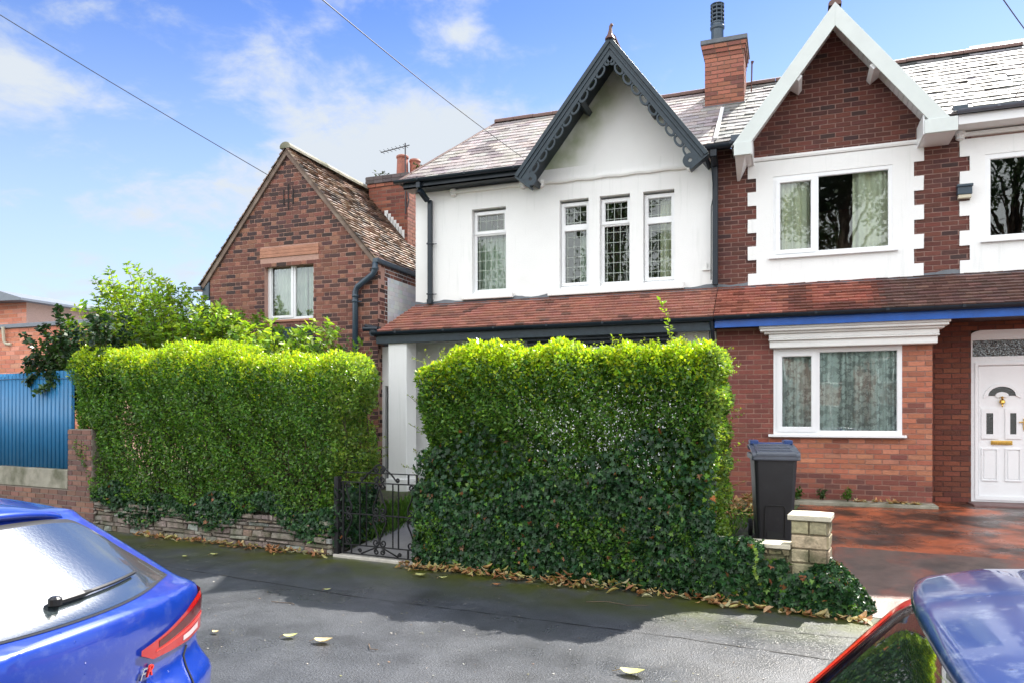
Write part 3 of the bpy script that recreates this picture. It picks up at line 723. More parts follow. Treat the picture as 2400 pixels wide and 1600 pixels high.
# painted panels with toothed edges
def toothed(xl, xr, z0, z1, left=True, right=True, step=.2205, d=.125, y0=WY-.022):
    pts = [(xl, z0)]
    if right:
        pts += [(xr, z0)]; z = z0; k = 0; zs = []
        while z < z1-.3: zs.append(z); z += step
        for i, zz in enumerate(zs[1:]):
            o0 = 0 if i % 2 == 0 else d; o1 = d if i % 2 == 0 else 0
            pts += [(xr-o0+R.uniform(-.006,.006), zz+R.uniform(-.006,.006)), (xr-o1+R.uniform(-.006,.006), zz+R.uniform(-.006,.006))]
        pts += [(xr, zs[-1]+.02), (xr, z1)] if True else []
    else: pts += [(xr, z0), (xr, z1)]
    pts += [(xl, z1)]
    if left:
        z = z0; zs = []
        while z < z1-.3: zs.append(z); z += step
        lp = []
        for i, zz in enumerate(zs[1:]):
            o0 = 0 if i % 2 == 0 else d; o1 = d if i % 2 == 0 else 0
            lp += [(xl+o0+R.uniform(-.006,.006), zz+R.uniform(-.006,.006)), (xl+o1+R.uniform(-.006,.006), zz+R.uniform(-.006,.006))]
        lp.append((xl, zs[-1]+.02))
        pts += lp[::-1]
    return pts
def panel(xl, xr, z0, z1, hole, left, right):
    """render panel: toothed side pieces butted against a plain frame round the window"""
    mb = MB(); d = .15
    slab_holes(mb, xl+d, xr-(d if right else 0), WY-.022, WY+.004, z0, z1, [hole])
    rows = []; z = z0; i = 0; step = .2205
    while z < z1-.01:
        zt = min(z+step, z1); last = z1-zt < .2
        if last: zt = z1
        ins = d*.87 if (i % 2 == 1 and not last) else 0
        if left: mb.plate([(xl+ins+R.uniform(-.004,.004), z), (xl+d, z), (xl+d, zt), (xl+ins+R.uniform(-.004,.004), zt)], WY-.022, WY+.003)
        if right: mb.plate([(xr-d, z), (xr-ins+R.uniform(-.004,.004), z), (xr-ins+R.uniform(-.004,.004), zt), (xr-d, zt)], WY-.022, WY+.003)
        z = zt; i += 1
    return mb.build('render_panel', M['render'], H2)
panel(-.64, 1.90, 3.84, 5.86, wr1, True, True); panel(2.375, 4.6, 3.84, 5.86, wr2, True, False)
hood(H2, -.64, 1.90, 5.90, 0, M['render']); hood(H2, 2.42, 4.5, 5.925, 0, M['render'])
w = window(H2, wr1[0], wr1[1], wr1[2], wr1[3], WY-.012, [(-.20,.37,4.36,5.54,True), (.42,1.425,4.36,5.54,False)], sash=.05)
mb = MB(); mb.box(-.32,1.55,WY-.075,WY-.012,4.27,4.30); mb.build('sill', M['upvc'], w, bevel=.006)
curtain('curtain', M['curtain'], w, -.22,.30,4.25,5.6,WY+.13,3.4,.04); curtain('curtain', M['curtain'], w, .93,1.5,4.25,5.6,WY+.13,2.6,.045,phase=.6)
w = window(H2, wr2[0], wr2[1], wr2[2], wr2[3], WY-.012, [(2.765,3.69,4.40,5.53,False)])
mb = MB(); mb.box(2.64,3.82,WY-.075,WY-.012,4.30,4.33); mb.build('sill', M['upvc'], w, bevel=.006)
# security light on the corner of the panel
mb = MB(); mb.box(2.33,2.52,WY-.12,WY-.022,5.02,5.16); mb.box(2.32,2.53,WY-.14,WY-.03,5.13,5.17); sl = mb.build('security_light', M['pipe'], H2, bevel=.008)
mb = MB(); mb.box(2.34,2.51,WY-.11,WY-.03,4.965,5.02); mb.build('lamp_lens', M['lampglass'], sl, bevel=.008)
# roof
mb = MB()
def sl2(a, b):
    v = R.random(); moss = a > 3.1
    if moss and v < .40: return jit((.06,.055,.05), .3)
    if v < .14: return jit((.10,.095,.09), .25)
    return jit((.19,.185,.18), .22)
tiles(mb, (-1.13, EV[0], EV[1]), (1,0,0), upm, 5.65, RISE, .19, .27, sl2, t=.016, jz=.010, limit=valley(g2, -1.13, 5.65))
mb.poly([(-1.13,EV[0],EV[1]-.02),(-.71,EV[0],EV[1]-.02),(.66,RD[0],RD[1]-.02),(-1.13,RD[0],RD[1]-.02)], [(0,1,2,3)], (.10,.09,.09)); mb.poly([(2.03,EV[0],EV[1]-.02),(4.52,EV[0],EV[1]-.02),(4.52,RD[0],RD[1]-.02),(.54,RD[0],RD[1]-.02)], [(0,1,2,3)], (.10,.09,.09))
mb.poly([(-1.13,17.6,EV[1]),(4.52,17.6,EV[1]),(4.52,RD[0],RD[1]),(-1.13,RD[0],RD[1])], [(3,2,1,0)], (.2,.18,.18))
mb.poly([(4.52,EV[0],EV[1]),(4.52,RD[0],RD[1]),(4.52,17.6,EV[1])], [(0,2,1)], (.2,.12,.1))
rf2 = mb.build('roof', M['slate'], H2); ridge(rf2, (-1.13,RD[0],RD[1]), (3.72,RD[0],RD[1])); 
mb = MB(); mb.box(2.95,4.5,15.05,15.5,7.9,8.22); mb.build('rear_dormer', M['whitepaint'], rf2)
mb = MB(); mb.obox((-1.13,13.2,6.76),(.03,0,0),(0,.85*.80,.85*.60),(0,-.012,.016)); mb.build('party_fillet', M['whitepaint'], rf2)
gr2 = gable_roof(H2, g2, GY+.03, 14.9, M['slate'], slate_pal(True), M['upvc'])
for sx, ex, ez in ((-1, g2['lx'], g2['lz']), (1, g2['rx'], g2['rz'])):
    ap, t, n, L = slope_fr((g2['apx'], g2['apz']+.01), (ex, ez+.01)); P = lambda a, b: tuple(ap+t*a+n*b)
    mit = lambda b: b*(abs(n.x)/abs(t.x))
    mb = MB(); mb.plate([P(mit(0), 0), P(L-.02, 0), P(L-.02, .215), P(mit(.215), .215)], GY, GY+.03)
    q = P(L-.12, .10); x0, x1 = (q[0]-.12, q[0]+.14) if sx < 0 else (q[0]-.20, q[0]+.22)
    mb.plate([(x0, q[1]-.20), (x1, q[1]-.20), (x1, q[1]-.0), (x0, q[1]-.0)], GY-.015, GY+.025)
    mb.build('bargeboard', M['barge'], gr2, bevel=.004)
    mb = MB(); mb.box(x0+.01, x1-.01, GY+.026, WY+.02, q[1]-.20, q[1]-.17)
    xi = x1-.005 if sx < 0 else x0+.005
    mb.plate([(min(xi,xi+.02*-sx), q[1]-.20), (max(xi,xi+.02*-sx), q[1]-.20), (max(xi,xi+.02*-sx), q[1]+.1), (min(xi,xi+.02*-sx), q[1]+.1)], GY+.026, WY)
    if sx < 0: mb.poly([(x0+.01,GY+.1,q[1]-.20),(x0+.16,GY+.1,q[1]-.20),(x0+.05,WY,q[1]-.42),(x0+.01,WY,q[1]-.42),(x0+.01,WY,q[1]-.20),(x0+.16,WY,q[1]-.20)], [(0,1,2,3),(0,3,4),(1,5,2)])
    mb.build('boxed_eave', M['upvc'], gr2, bevel=.003)
    # tongue and groove soffit boards and a purlin end
    mb = MB(); s = .25
    while s < L-.25:
        bx = P(s, .095); mb.obox((bx[0], GM+.015, bx[1]), (t.x*.046, 0, t.y*.046), (0, GH-.02, 0), (n.x*.004, 0, n.y*.004)); s += .1
    mb.build('soffit_boards', M['upvc'], gr2)
    bx = P(1.13, .16); mb = MB(); mb.obox((bx[0], GM+.015, bx[1]), (t.x*.045, 0, t.y*.045), (0, GH-.02, 0), (n.x*.09, 0, n.y*.09)); mb.build('purlin_end', M['upvc'], gr2, bevel=.006)
gutter(H2, 2.28, 4.6, 12.37, 6.17, M['bingrey'], r=.055); mb = MB(); mb.box(2.30,4.6,12.43,12.46,6.0,6.16); mb.box(2.30,4.6,12.43,WY,5.98,6.0); mb.build('eaves_board', M['upvc'], H2)
mb = MB(); mb.box(-.88,-.72,12.36,12.45,6.05,6.22); mb.build('gutter_outlet', M['pipe'], H2); mb = MB(); mb.obox((2.32,12.42,6.22),(.09,0,.0),(0,.05,.02),(0,0,.04)); mb.build('gutter_outlet', M['pipe'], H2)
# lean-to
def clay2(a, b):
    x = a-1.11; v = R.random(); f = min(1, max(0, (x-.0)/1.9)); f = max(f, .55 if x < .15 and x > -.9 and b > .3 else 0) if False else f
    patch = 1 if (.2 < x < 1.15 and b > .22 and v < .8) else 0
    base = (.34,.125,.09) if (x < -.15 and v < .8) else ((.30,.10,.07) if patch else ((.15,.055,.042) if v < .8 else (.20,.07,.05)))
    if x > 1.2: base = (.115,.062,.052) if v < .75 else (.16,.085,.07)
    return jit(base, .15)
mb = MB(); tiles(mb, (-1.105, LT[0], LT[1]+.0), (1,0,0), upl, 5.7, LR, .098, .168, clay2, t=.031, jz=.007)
mb.poly([(-1.105,LT[0],LT[1]-.01),(4.6,LT[0],LT[1]-.01),(4.6,WY,LTop[1]-.012),(-1.105,WY,LTop[1]-.012)], [(0,1,2,3)], (.04,.03,.03))
mb.poly([(-1.105,LT[0]+.05,3.14),(4.6,LT[0]+.05,3.14),(4.6,WY,3.14),(-1.105,WY,3.14)], [(3,2,1,0)], (.05,.03,.03))
lt2 = mb.build('lean_to_roof', M['tile'], H2); flashing(lt2, -1.12, 4.6)
gutter(lt2, -1.09, 4.6, 11.885, 3.285, M['dark'], r=.062)
mb = MB(); mb.box(-1.09,4.6,11.93,11.965,3.11,3.25); mb.build('fascia', M['redboard'], lt2, bevel=.003)
# bay
mb = MB(); bh = (-.235,1.545,1.44,2.79); MB_ = (.33,.18,.14)
slab_holes(mb, -1.09, 1.94, BY+.004, BY+.2, .2, 3.13, [bh], MB_); mb.box(1.74,1.936,BY+.2,WY,.2,3.13,MB_)
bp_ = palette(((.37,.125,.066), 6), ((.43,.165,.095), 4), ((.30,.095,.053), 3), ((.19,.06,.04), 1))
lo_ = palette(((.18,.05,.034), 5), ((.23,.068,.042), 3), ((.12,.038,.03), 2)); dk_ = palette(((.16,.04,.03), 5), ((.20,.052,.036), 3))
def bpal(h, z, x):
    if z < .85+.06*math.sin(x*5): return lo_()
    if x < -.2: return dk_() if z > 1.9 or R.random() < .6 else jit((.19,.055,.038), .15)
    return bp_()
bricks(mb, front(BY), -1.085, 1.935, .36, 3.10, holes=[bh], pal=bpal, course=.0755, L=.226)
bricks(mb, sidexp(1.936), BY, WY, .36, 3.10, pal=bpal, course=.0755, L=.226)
bay = mb.build('bay_wall', M['paintbrick'], H2)
w = window(H2, bh[0], bh[1], bh[2]+.03, bh[3], BY-.012, [(-.17,.37,1.53,2.73,True), (.42,1.485,1.53,2.73,False)], sash=.055)
mb = MB(); mb.box(-.31,1.60,BY-.085,BY-.0125,1.435,1.475); mb.build('sill', M['upvc'], w, bevel=.006)
# lace curtain: a net with flower motifs
def lace_mat():
    m = bpy.data.materials.new('lace'); m.use_nodes = True; nt = m.node_tree; nt.nodes.clear(); L = nt.links.new; N = nt.nodes.new
    tc = N('ShaderNodeTexCoord'); v = N('ShaderNodeTexVoronoi'); v.inputs['Scale'].default_value = 11.; v.inputs['Randomness'].default_value = .75
    mp = N('ShaderNodeMapping'); mp.inputs['Scale'].default_value = (1,.15,1); L(tc.outputs['Object'], mp.inputs[0])
    nz = N('ShaderNodeTexNoise'); nz.inputs['Scale'].default_value = 26; L(mp.outputs[0], nz.inputs[0])
    ad = N('ShaderNodeMix'); ad.data_type = 'RGBA'; ad.blend_type = 'LINEAR_LIGHT'; ad.inputs[0].default_value = .06; L(mp.outputs[0], ad.inputs[6]); L(nz.outputs[1], ad.inputs[7])
    L(ad.outputs[2], v.inputs['Vector'])
    mr = N('ShaderNodeMapRange'); L(v.outputs['Distance'], mr.inputs[0])
    for i, q in enumerate((.56,.42,.58,1.0)): mr.inputs[1+i].default_value = q
    st = N('ShaderNodeTexNoise'); st.inputs['Scale'].default_value = 1.; st.inputs['Detail'].default_value = 3; m2 = N('ShaderNodeMapping'); m2.inputs['Scale'].default_value = (11,.2,.15); L(tc.outputs['Object'], m2.inputs[0]); L(m2.outputs[0], st.inputs[0])
    sr = N('ShaderNodeMapRange'); L(st.outputs[0], sr.inputs[0])
    for i, q in enumerate((.36,.60,.62,1.4)): sr.inputs[1+i].default_value = q
    fm = N('ShaderNodeMath'); fm.operation = 'MULTIPLY'; fm.use_clamp = True; L(mr.outputs[0], fm.inputs[0]); L(sr.outputs[0], fm.inputs[1])
    d = N('ShaderNodeBsdfDiffuse'); d.inputs[0].default_value = (.88,.92,.92,1); t = N('ShaderNodeBsdfTransparent')
    mx = N('ShaderNodeMixShader'); L(fm.outputs[0], mx.inputs[0]); L(t.outputs[0], mx.inputs[1]); L(d.outputs[0], mx.inputs[2])
    o = N('ShaderNodeOutputMaterial'); L(mx.outputs[0], o.inputs[0]); return m
curtain('lace_curtain', lace_mat(), w, -.25,1.58,1.50,2.9,BY+.10,15,.028)
mb = MB()
for (a, b, z0, z1, y) in ((-.44,2.13,3.075,3.125,11.98), (-.425,2.11,3.035,3.075,12.0), (-.37,2.06,3.0,3.035,12.05), (-.30,2.0,2.925,3.0,12.09), (-.305,2.005,2.90,2.925,12.08), (-.29,1.985,2.795,2.90,12.12)): mb.box(a, b, y, BY+.003, z0, z1)
mb.build('bay_cornice', M['whitepaint'], H2, bevel=.012)
# front door
FY = WY+.05
mb = MB(); fx0, fx1 = 2.525, 3.50
slab_holes(mb, fx0, fx1, FY-.02, FY+.07, .49, 2.90, [(2.55,fx1-.03,2.635,2.875), (2.625,3.235,.56,2.50), (3.285,3.44,.56,2.50)])
ar = [(fx0,2.90),(fx1,2.90),(fx1,2.955)]+[(3.01+.485*math.cos(t), 2.955+.10*math.sin(t)) for t in np.linspace(0, math.pi, 14)][1:-1]+[(fx0,2.955)]
mb.plate(ar, FY-.02, FY+.05)
slab_holes(mb, 2.58, 3.27, FY-.04, FY-.021, .52, 2.55, [(2.62,3.24,.57,2.51)])
fr = mb.build('door_frame', M['upvc'], H2, bevel=.006)
mb = MB(); mb.box(2.548,fx1-.028,FY+.02,FY+.03,2.633,2.877); mb.build('fanlight', M['texglass'], fr)
mb = MB(); mb.box(3.283,3.442,FY+.02,FY+.03,.56,2.5); mb.build('side_light', M['texglass'], fr)
dx0, dx1 = 2.628, 3.232; dc = (dx0+dx1)/2
mb = MB(); mb.box(dx0,dx1,FY-.012,FY+.03,.565,2.495)
def raised(x0, x1, z0, z1, y):
    slab_holes(mb, x0, x1, y-.016, y, z0, z1, [(x0+.018, x1-.018, z0+.018, z1-.018)])
    mb.box(x0+.035, x1-.035, y-.010, y, z0+.035, z1-.035)
for x0, x1 in ((dx0+.035,dc-.055),(dc+.035,dx1-.065)):
    raised(x0, x1, .80, 1.28, FY-.012)
    slab_holes(mb, x0, x1, FY-.028, FY-.012, 1.42, 1.87, [(x0+.062, x1-.062, 1.49, 1.80)])
n = 18; c0 = (dc-.005, 2.02)
ou = [(c0[0]+.235*math.cos(t), c0[1]+.215*math.sin(t)) for t in np.linspace(0, math.pi, n)]; im = [(c0[0]+.175*math.cos(t), c0[1]+.035+.135*math.sin(t)) for t in np.linspace(0, math.pi, n)]
im2 = [(c0[0]+.085*math.cos(t), c0[1]+.035+.055*math.sin(t)) for t in np.linspace(0, math.pi, n)]; inn = [(c0[0]+.05*math.cos(t), c0[1]+.02*math.sin(t)) for t in np.linspace(0, math.pi, n)]
def band(A, B, y0, y1):
    for i in range(len(A)-1): mb.plate([A[i], A[i+1], B[i+1], B[i]], y0, y1)
band(ou, im, FY-.03, FY-.013); band(im2, inn, FY-.03, FY-.013)
door = mb.build('front_door', M['upvc'], H2, bevel=.004)
gl = MB(); gm = mat_('dark_textured_glass', (.02,.028,.026), .12, bump=.5, bscale=60, spec=.8); band_ = [(im[i], im[i+1], im2[i+1], im2[i]) for i in range(n-1)]
for q in band_: gl.plate(list(q), FY-.018, FY-.0135)
gl.build('door_glass', gm, door)
for x0, x1 in ((dx0+.035,dc-.055),(dc+.035,dx1-.065)): gl = MB(); gl.box(x0+.06, x1-.06, FY-.018, FY-.0135, 1.49, 1.80); gl.build('door_glass', gm, door)
mb = MB(); mb.box(dc-.145,dc+.125,FY-.034,FY-.012,1.335,1.395); mb.box(dc-.13,dc+.11,FY-.042,FY-.034,1.348,1.382); mb.build('letter_box', M['brass'], door, bevel=.006)
mb = MB(); mb.lathe([(.0,-.08),(.012,-.06),(.008,-.04),(.04,-.012),(.035,.02),(.012,.045),(.018,.07),(.0,.085)], (dc-.005, FY-.04, 1.965), 12); mb.build('door_knocker', M['brass'], door)
mb = MB(); mb.box(dx1-.04,dx1-.015,FY-.03,FY-.012,1.55,1.72); mb.box(dx1-.10,dx1-.02,FY-.055,FY-.04,1.66,1.675); mb.box(dx1-.035,dx1-.02,FY-.055,FY-.02,1.66,1.675); mb.build('door_handle', M['brass'], door, bevel=.004)
mb = MB(); mb.box(2.48,3.6,11.9 if False else 12.35,WY+.1,.2,.485); mb.build('door_step', mat_('red_step', (.15,.085,.08), .6, namp=.25, nscale=5, dirt=((.25,.22,.2), 3, .55, .8, .5)), H2, bevel=.01)

# =================================================================== LEFT BRICK HOUSE
LY = 12.2; LK = LY/11.3
H3 = thing('gable_house', (-9.2, LY, .4), 'dark brown brick house with tiled roof, its gable end facing the street', 'house')
apx, apz = -9.24, 7.0
exl, ezl = -11.38, 4.42; exr, ezr = -7.20, 4.66
wl = (-9.79,-8.635,3.64,4.88)
MC3 = (.42,.25,.20)
mb = MB()
slab_holes(mb, -11.15, -7.21, LY+.004, LY+.25, .2, 4.70, [wl], MC3); mb.plate([(-11.15,4.70),(-7.21,4.70),(-9.24,6.95)], LY+.004, LY+.25, MC3)
mb.box(-7.46,-7.214,LY+.25,19.0,.2,4.62,(.55,.55,.55)); mb.box(-11.15,-10.9,LY+.25,19,.2,4.4,MC3); mb.box(-11.15,-7.21,18.8,19,.2,4.4,MC3); mb.plate([(-11.15,4.40),(-7.21,4.40),(-9.24,6.9)], 18.8, 19, MC3)
pA = palette(((.185,.072,.050), 5), ((.15,.056,.042), 4), ((.08,.038,.034), 3), ((.24,.105,.072), 2)); pB = palette(((.26,.115,.078), 4), ((.21,.088,.062), 3)); pD = palette(((.050,.028,.027), 5), ((.08,.036,.032), 3))
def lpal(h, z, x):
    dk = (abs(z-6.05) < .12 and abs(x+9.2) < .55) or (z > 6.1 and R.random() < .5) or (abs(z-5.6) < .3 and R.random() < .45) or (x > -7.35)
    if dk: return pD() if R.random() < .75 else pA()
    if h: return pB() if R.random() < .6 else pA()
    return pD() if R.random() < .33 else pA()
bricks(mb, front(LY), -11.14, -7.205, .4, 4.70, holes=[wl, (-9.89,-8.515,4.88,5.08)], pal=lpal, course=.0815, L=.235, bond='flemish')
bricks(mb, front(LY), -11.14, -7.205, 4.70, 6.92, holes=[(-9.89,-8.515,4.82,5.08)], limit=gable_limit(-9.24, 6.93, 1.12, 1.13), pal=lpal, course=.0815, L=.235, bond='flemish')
bricks(mb, sidexp(-7.214), LY, 18.5, 4.40, 4.62, pal=lambda h, z, x: pA(), course=.0815, L=.235, bond='flemish')
bricks(mb, sidexp(-7.214), LY, LY+.36, .4, 4.40, pal=lambda h, z, x: pD() if R.random() < .5 else pA(), course=.0815, L=.235, bond='flemish')
# pierced cross in the brickwork
for dx_, dz_, w_, h_ in ((-.11,0,.022,.30),(0,0,.022,.50),(.11,0,.022,.30)): mb.box(-9.21+dx_-w_/2,-9.21+dx_+w_/2,LY-.0125,LY+.003,6.04-h_/2,6.04+h_/2,(.02,.015,.015))
wall3 = mb.build('wall', M['brick'], H3)
mb = MB(); wp = lambda h, z, x: jit((.66,.67,.68), .05)
bricks(mb, sidexp(-7.212), LY+.36, 18.5, .4, 4.40, pal=wp, course=.0815, L=.235, bond='flemish', mortar=.006); mb.build('painted_side_panel', M['whitebrick'], H3)
mb = MB()
for k in range(3): mb.box(-9.89,-8.515,LY-.014+.002*k,LY+.0,4.882+k*.066,4.945+k*.066)
mb.build('lintel', M['sandlintel'], H3, bevel=.004)
w = window(H3, wl[0], wl[1]+0, wl[2], wl[3], LY+.11, [(wl[0]+.055,-9.19,3.70,4.825,True), (-9.14,wl[1]-.03,3.70,4.825,False)], sash=.035)
mb = MB(); mb.box(wl[0]-.02,wl[1]+.02,LY-.03,LY+.11,3.595,3.64); mb.build('sill', M['sandlintel'], w, bevel=.006)
curtain('curtain', M['net'], w, wl[0]+.02,-9.0,3.65,4.9,LY+.34,7,.035); curtain('curtain', M['net'], w, -9.0,wl[1],3.65,4.9,LY+.36,5,.03)
# roof
def otile(a, b):
    v = R.random()
    if v < .25: return jit((.07,.05,.04), .25)
    if v < .6: return jit((.19,.12,.08), .2)
    if v < .85: return jit((.26,.17,.12), .15)
    return jit((.33,.25,.19), .15)
mb = MB(); sag = lambda u, v: -.05*math.sin(min(1, u/6.)*math.pi)
up = Vector((apx-exr, 0, apz-ezr)); tiles(mb, (exr, LY-.07, ezr), (0,1,0), up, 6.9, up.length, .104, .17, otile, t=.036, jz=.014, lift=sag)
up2 = Vector((apx-exl, 0, apz-ezl)); tiles(mb, (exl, LY-.07, ezl), (0,1,0), up2, 6.9, up2.length, .102, .17, otile, t=.02, jz=.012)
for ex, ez in ((exl, ezl), (exr, ezr)): mb.poly([(ex,LY-.05,ez-.06),(apx,LY-.05,apz-.06),(apx,18.9,apz-.06),(ex,18.9,ez-.06)], [(0,1,2,3)], (.05,.04,.035))
rf3 = mb.build('roof', M['oldtile'], H3)
ridge(rf3, (apx,LY-.08,apz-.0), (apx,18.9,apz-.0), r=.10, mat='oldridge' if False else 'concrete')
mb = MB()
for ex, ez in ((exl+.02, ezl), (exr-.02, ezr)):
    ap, t, n, L = slope_fr((apx, apz-.015), (ex, ez-.015)); P = lambda a, b: tuple(ap+t*a+n*b); mit = lambda b: b*(abs(n.x)/abs(t.x))
    mb.plate([P(mit(0), 0), P(L, 0), P(L, .085), P(mit(.085), .085)], LY-.045, LY-.012)
mb.build('verge_board', mat_('weathered_verge', (.16,.11,.085), .8, namp=.3, nscale=6, dirt=((.3,.24,.19), 4, .5, .7, .6)), rf3)
mb = MB(); mb.box(-7.26,-7.14,LY-.12,18.9,4.585,4.68); mb.build('gutter', M['pipe'], H3, bevel=.02)
mb = MB(); mb.box(-11.5,-11.3,LY-.10,18.9,4.33,4.40); mb.plate([(-11.32,4.12),(-11.15,4.12),(-11.15,4.5),(-11.32,4.34)], LY-.03, LY+.02); mb.build('rear_gutter', M['pipe'], H3, bevel=.01)
mb = MB(); mb.tube([(-7.22,LY-.08,4.6),(-7.22,LY-.085,4.47),(-7.27,LY-.085,4.38),(-7.60,LY-.085,4.17),(-7.645,LY-.085,4.08),(-7.645,LY-.085,.4)], .055, 14)
for z in (4.49, 4.0, 3.9): mb.lathe([(.055,0),(.064,.01),(.064,.05),(.055,.06)], (-7.645 if z < 4.2 else -7.22, LY-.085, z-.03), 14)
mb.box(-7.60,-7.52,LY-.10,LY-.06,3.88,3.9); mb.build('downpipe', M['pipe'], H3, smooth=True)
mb = MB(); mb.plate([(-9.45,3.12),(-8.66,3.20),(-8.62,3.42),(-9.30,3.42)], LY-.5, LY-.02); mb.box(-8.64,-8.52,LY-.5,LY-.0,3.12,3.28); mb.build('porch_canopy', M['pipe'], H3)
# chimney, pots, aerial
mb = MB(); cx0, cx1, cy0 = -9.10, -8.10, 15.0; cc = (.20,.13,.10)
mb.box(cx0,cx1,cy0,cy0+.85,5.4,7.0,cc); pc = palette(((.22,.07,.045), 5), ((.28,.10,.06), 2), ((.13,.045,.035), 3)); PC = lambda h, z, x: pc()
bricks(mb, front(cy0), cx0, cx1, 5.4, 7.0, pal=PC, course=.08); bricks(mb, sidexp(cx1), cy0, cy0+.85, 5.2, 7.0, pal=lambda h, z, x: jit((.25,.095,.062), .2), course=.08)
for i, e in enumerate((.03,.06,.06)):
    z = 7.0+i*.08; k = (lambda h, zz, x: jit((.09,.075,.075), .3)) if i else PC
    mb.box(cx0-e+.01,cx1+e-.01,cy0-e+.01,cy0+.85+e-.01,z,z+.08,(.10,.08,.08)); bricks(mb, front(cy0-e+.005), cx0-e, cx1+e, z, z+.08, pal=k, course=.08); bricks(mb, sidexp(cx1+e-.005), cy0-e, cy0+.85+e, z, z+.08, pal=k, course=.08)
ch3 = mb.build('chimney', M['brick'], rf3)
mb = MB(); mb.lathe([(.17,0),(.16,.05),(.14,.1),(.125,.48),(.145,.50),(.145,.54),(.12,.56)], (-8.42,cy0+.35,7.22), 16); mb.build('chimney_pot', M['terracotta'], ch3, smooth=False)
mb = MB(); mb.lathe([(.16,0),(.15,.06),(.12,.1),(.12,.42),(.14,.46),(.12,.5)], (-8.2,cy0+.55,7.22), 16); mb.build('chimney_pot', M['terracotta'], ch3, smooth=False)
mb = MB(); mb.tube([(-8.13,cy0-.03,6.3),(-8.13,cy0-.05,7.9)], .015, 6); mb.tube([(-8.75,cy0-.06,7.76),(-8.02,cy0-.05,7.84)], .012, 5)
for k in range(7): xx = -8.72+k*.1; mb.tube([(xx,cy0-.17,7.764+k*.011),(xx,cy0+.06,7.764+k*.011)], .006, 4)
mb.tube([(-8.10,cy0-.03,7.0),(-8.05,cy0-.03,6.6),(-8.09,cy0-.02,6.45)], .015, 5)
mb.build('aerial', M['cable'], ch3)
st = MB()
for k in range(6): st.box(-8.11+.0+k*.0,-8.085+.0,cy0+k*.0,cy0+.02,5.5,5.6) if False else None
for k in range(7):
    x = cx0+.42+k*.07; zz = apz-(x-apx)*1.147; st.plate([(x,zz-.02),(x+.09,zz-.12),(x+.09,zz+.08),(x,zz+.08)], cy0-.022, cy0-.012)
st.build('stepped_flashing', M['whitepaint'], ch3)
# =================================================================== FAR LEFT BUILDING
H4 = thing('flat_roofed_building', (-22, 14, 0), 'orange brick flat-roofed building beyond the blue metal fence', 'building')
mb = MB(); op = palette(((.60,.22,.135), 5), ((.55,.19,.115), 3), ((.64,.28,.19), 2)); MO = (.55,.36,.28)
mb.box(-30,-15.6,14.004,22,.0,4.08,MO)
bricks(mb, front(14), -21.0, -15.6, .4, 4.08, pal=lambda h, z, x: op(), course=.115, L=.34); mb.build('wall', M['brick'], H4)
mb = MB(); mb.box(-30,-15.5,13.93,22,4.085,4.19); mb.build('roof', M['flatroof'], H4, bevel=.01)
mb = MB(); mb.box(-30,-19.28,14.3,22,4.19,4.88,MO); bricks(mb, front(14.3), -22,-19.28,4.19,4.88, pal=lambda h, z, x: op(), course=.115, L=.34); mb.build('upper_storey', M['brick'], H4)
mb = MB(); mb.poly([(-30,13.9,5.25),(-19.9,13.9,5.12),(-18.95,13.9,4.86),(-18.95,13.9,4.80),(-30,13.9,5.05),(-30,22,5.25),(-19.9,22,5.12),(-18.95,22,4.86),(-18.95,22,4.8),(-30,22,5.05)], [(0,1,2,3,4)[::-1],(0,1,6,5),(1,2,7,6),(2,3,8,7),(3,4,9,8)]); mb.build('upper_roof', M['flatroof'], H4)
mb = MB(); mb.tube([(-19.62,13.9,4.12),(-19.62,13.93,3.75),(-19.58,13.95,3.68),(-19.4,13.97,3.66)], .04, 8); mb.build('overflow_pipe', M['capstone'], H4)
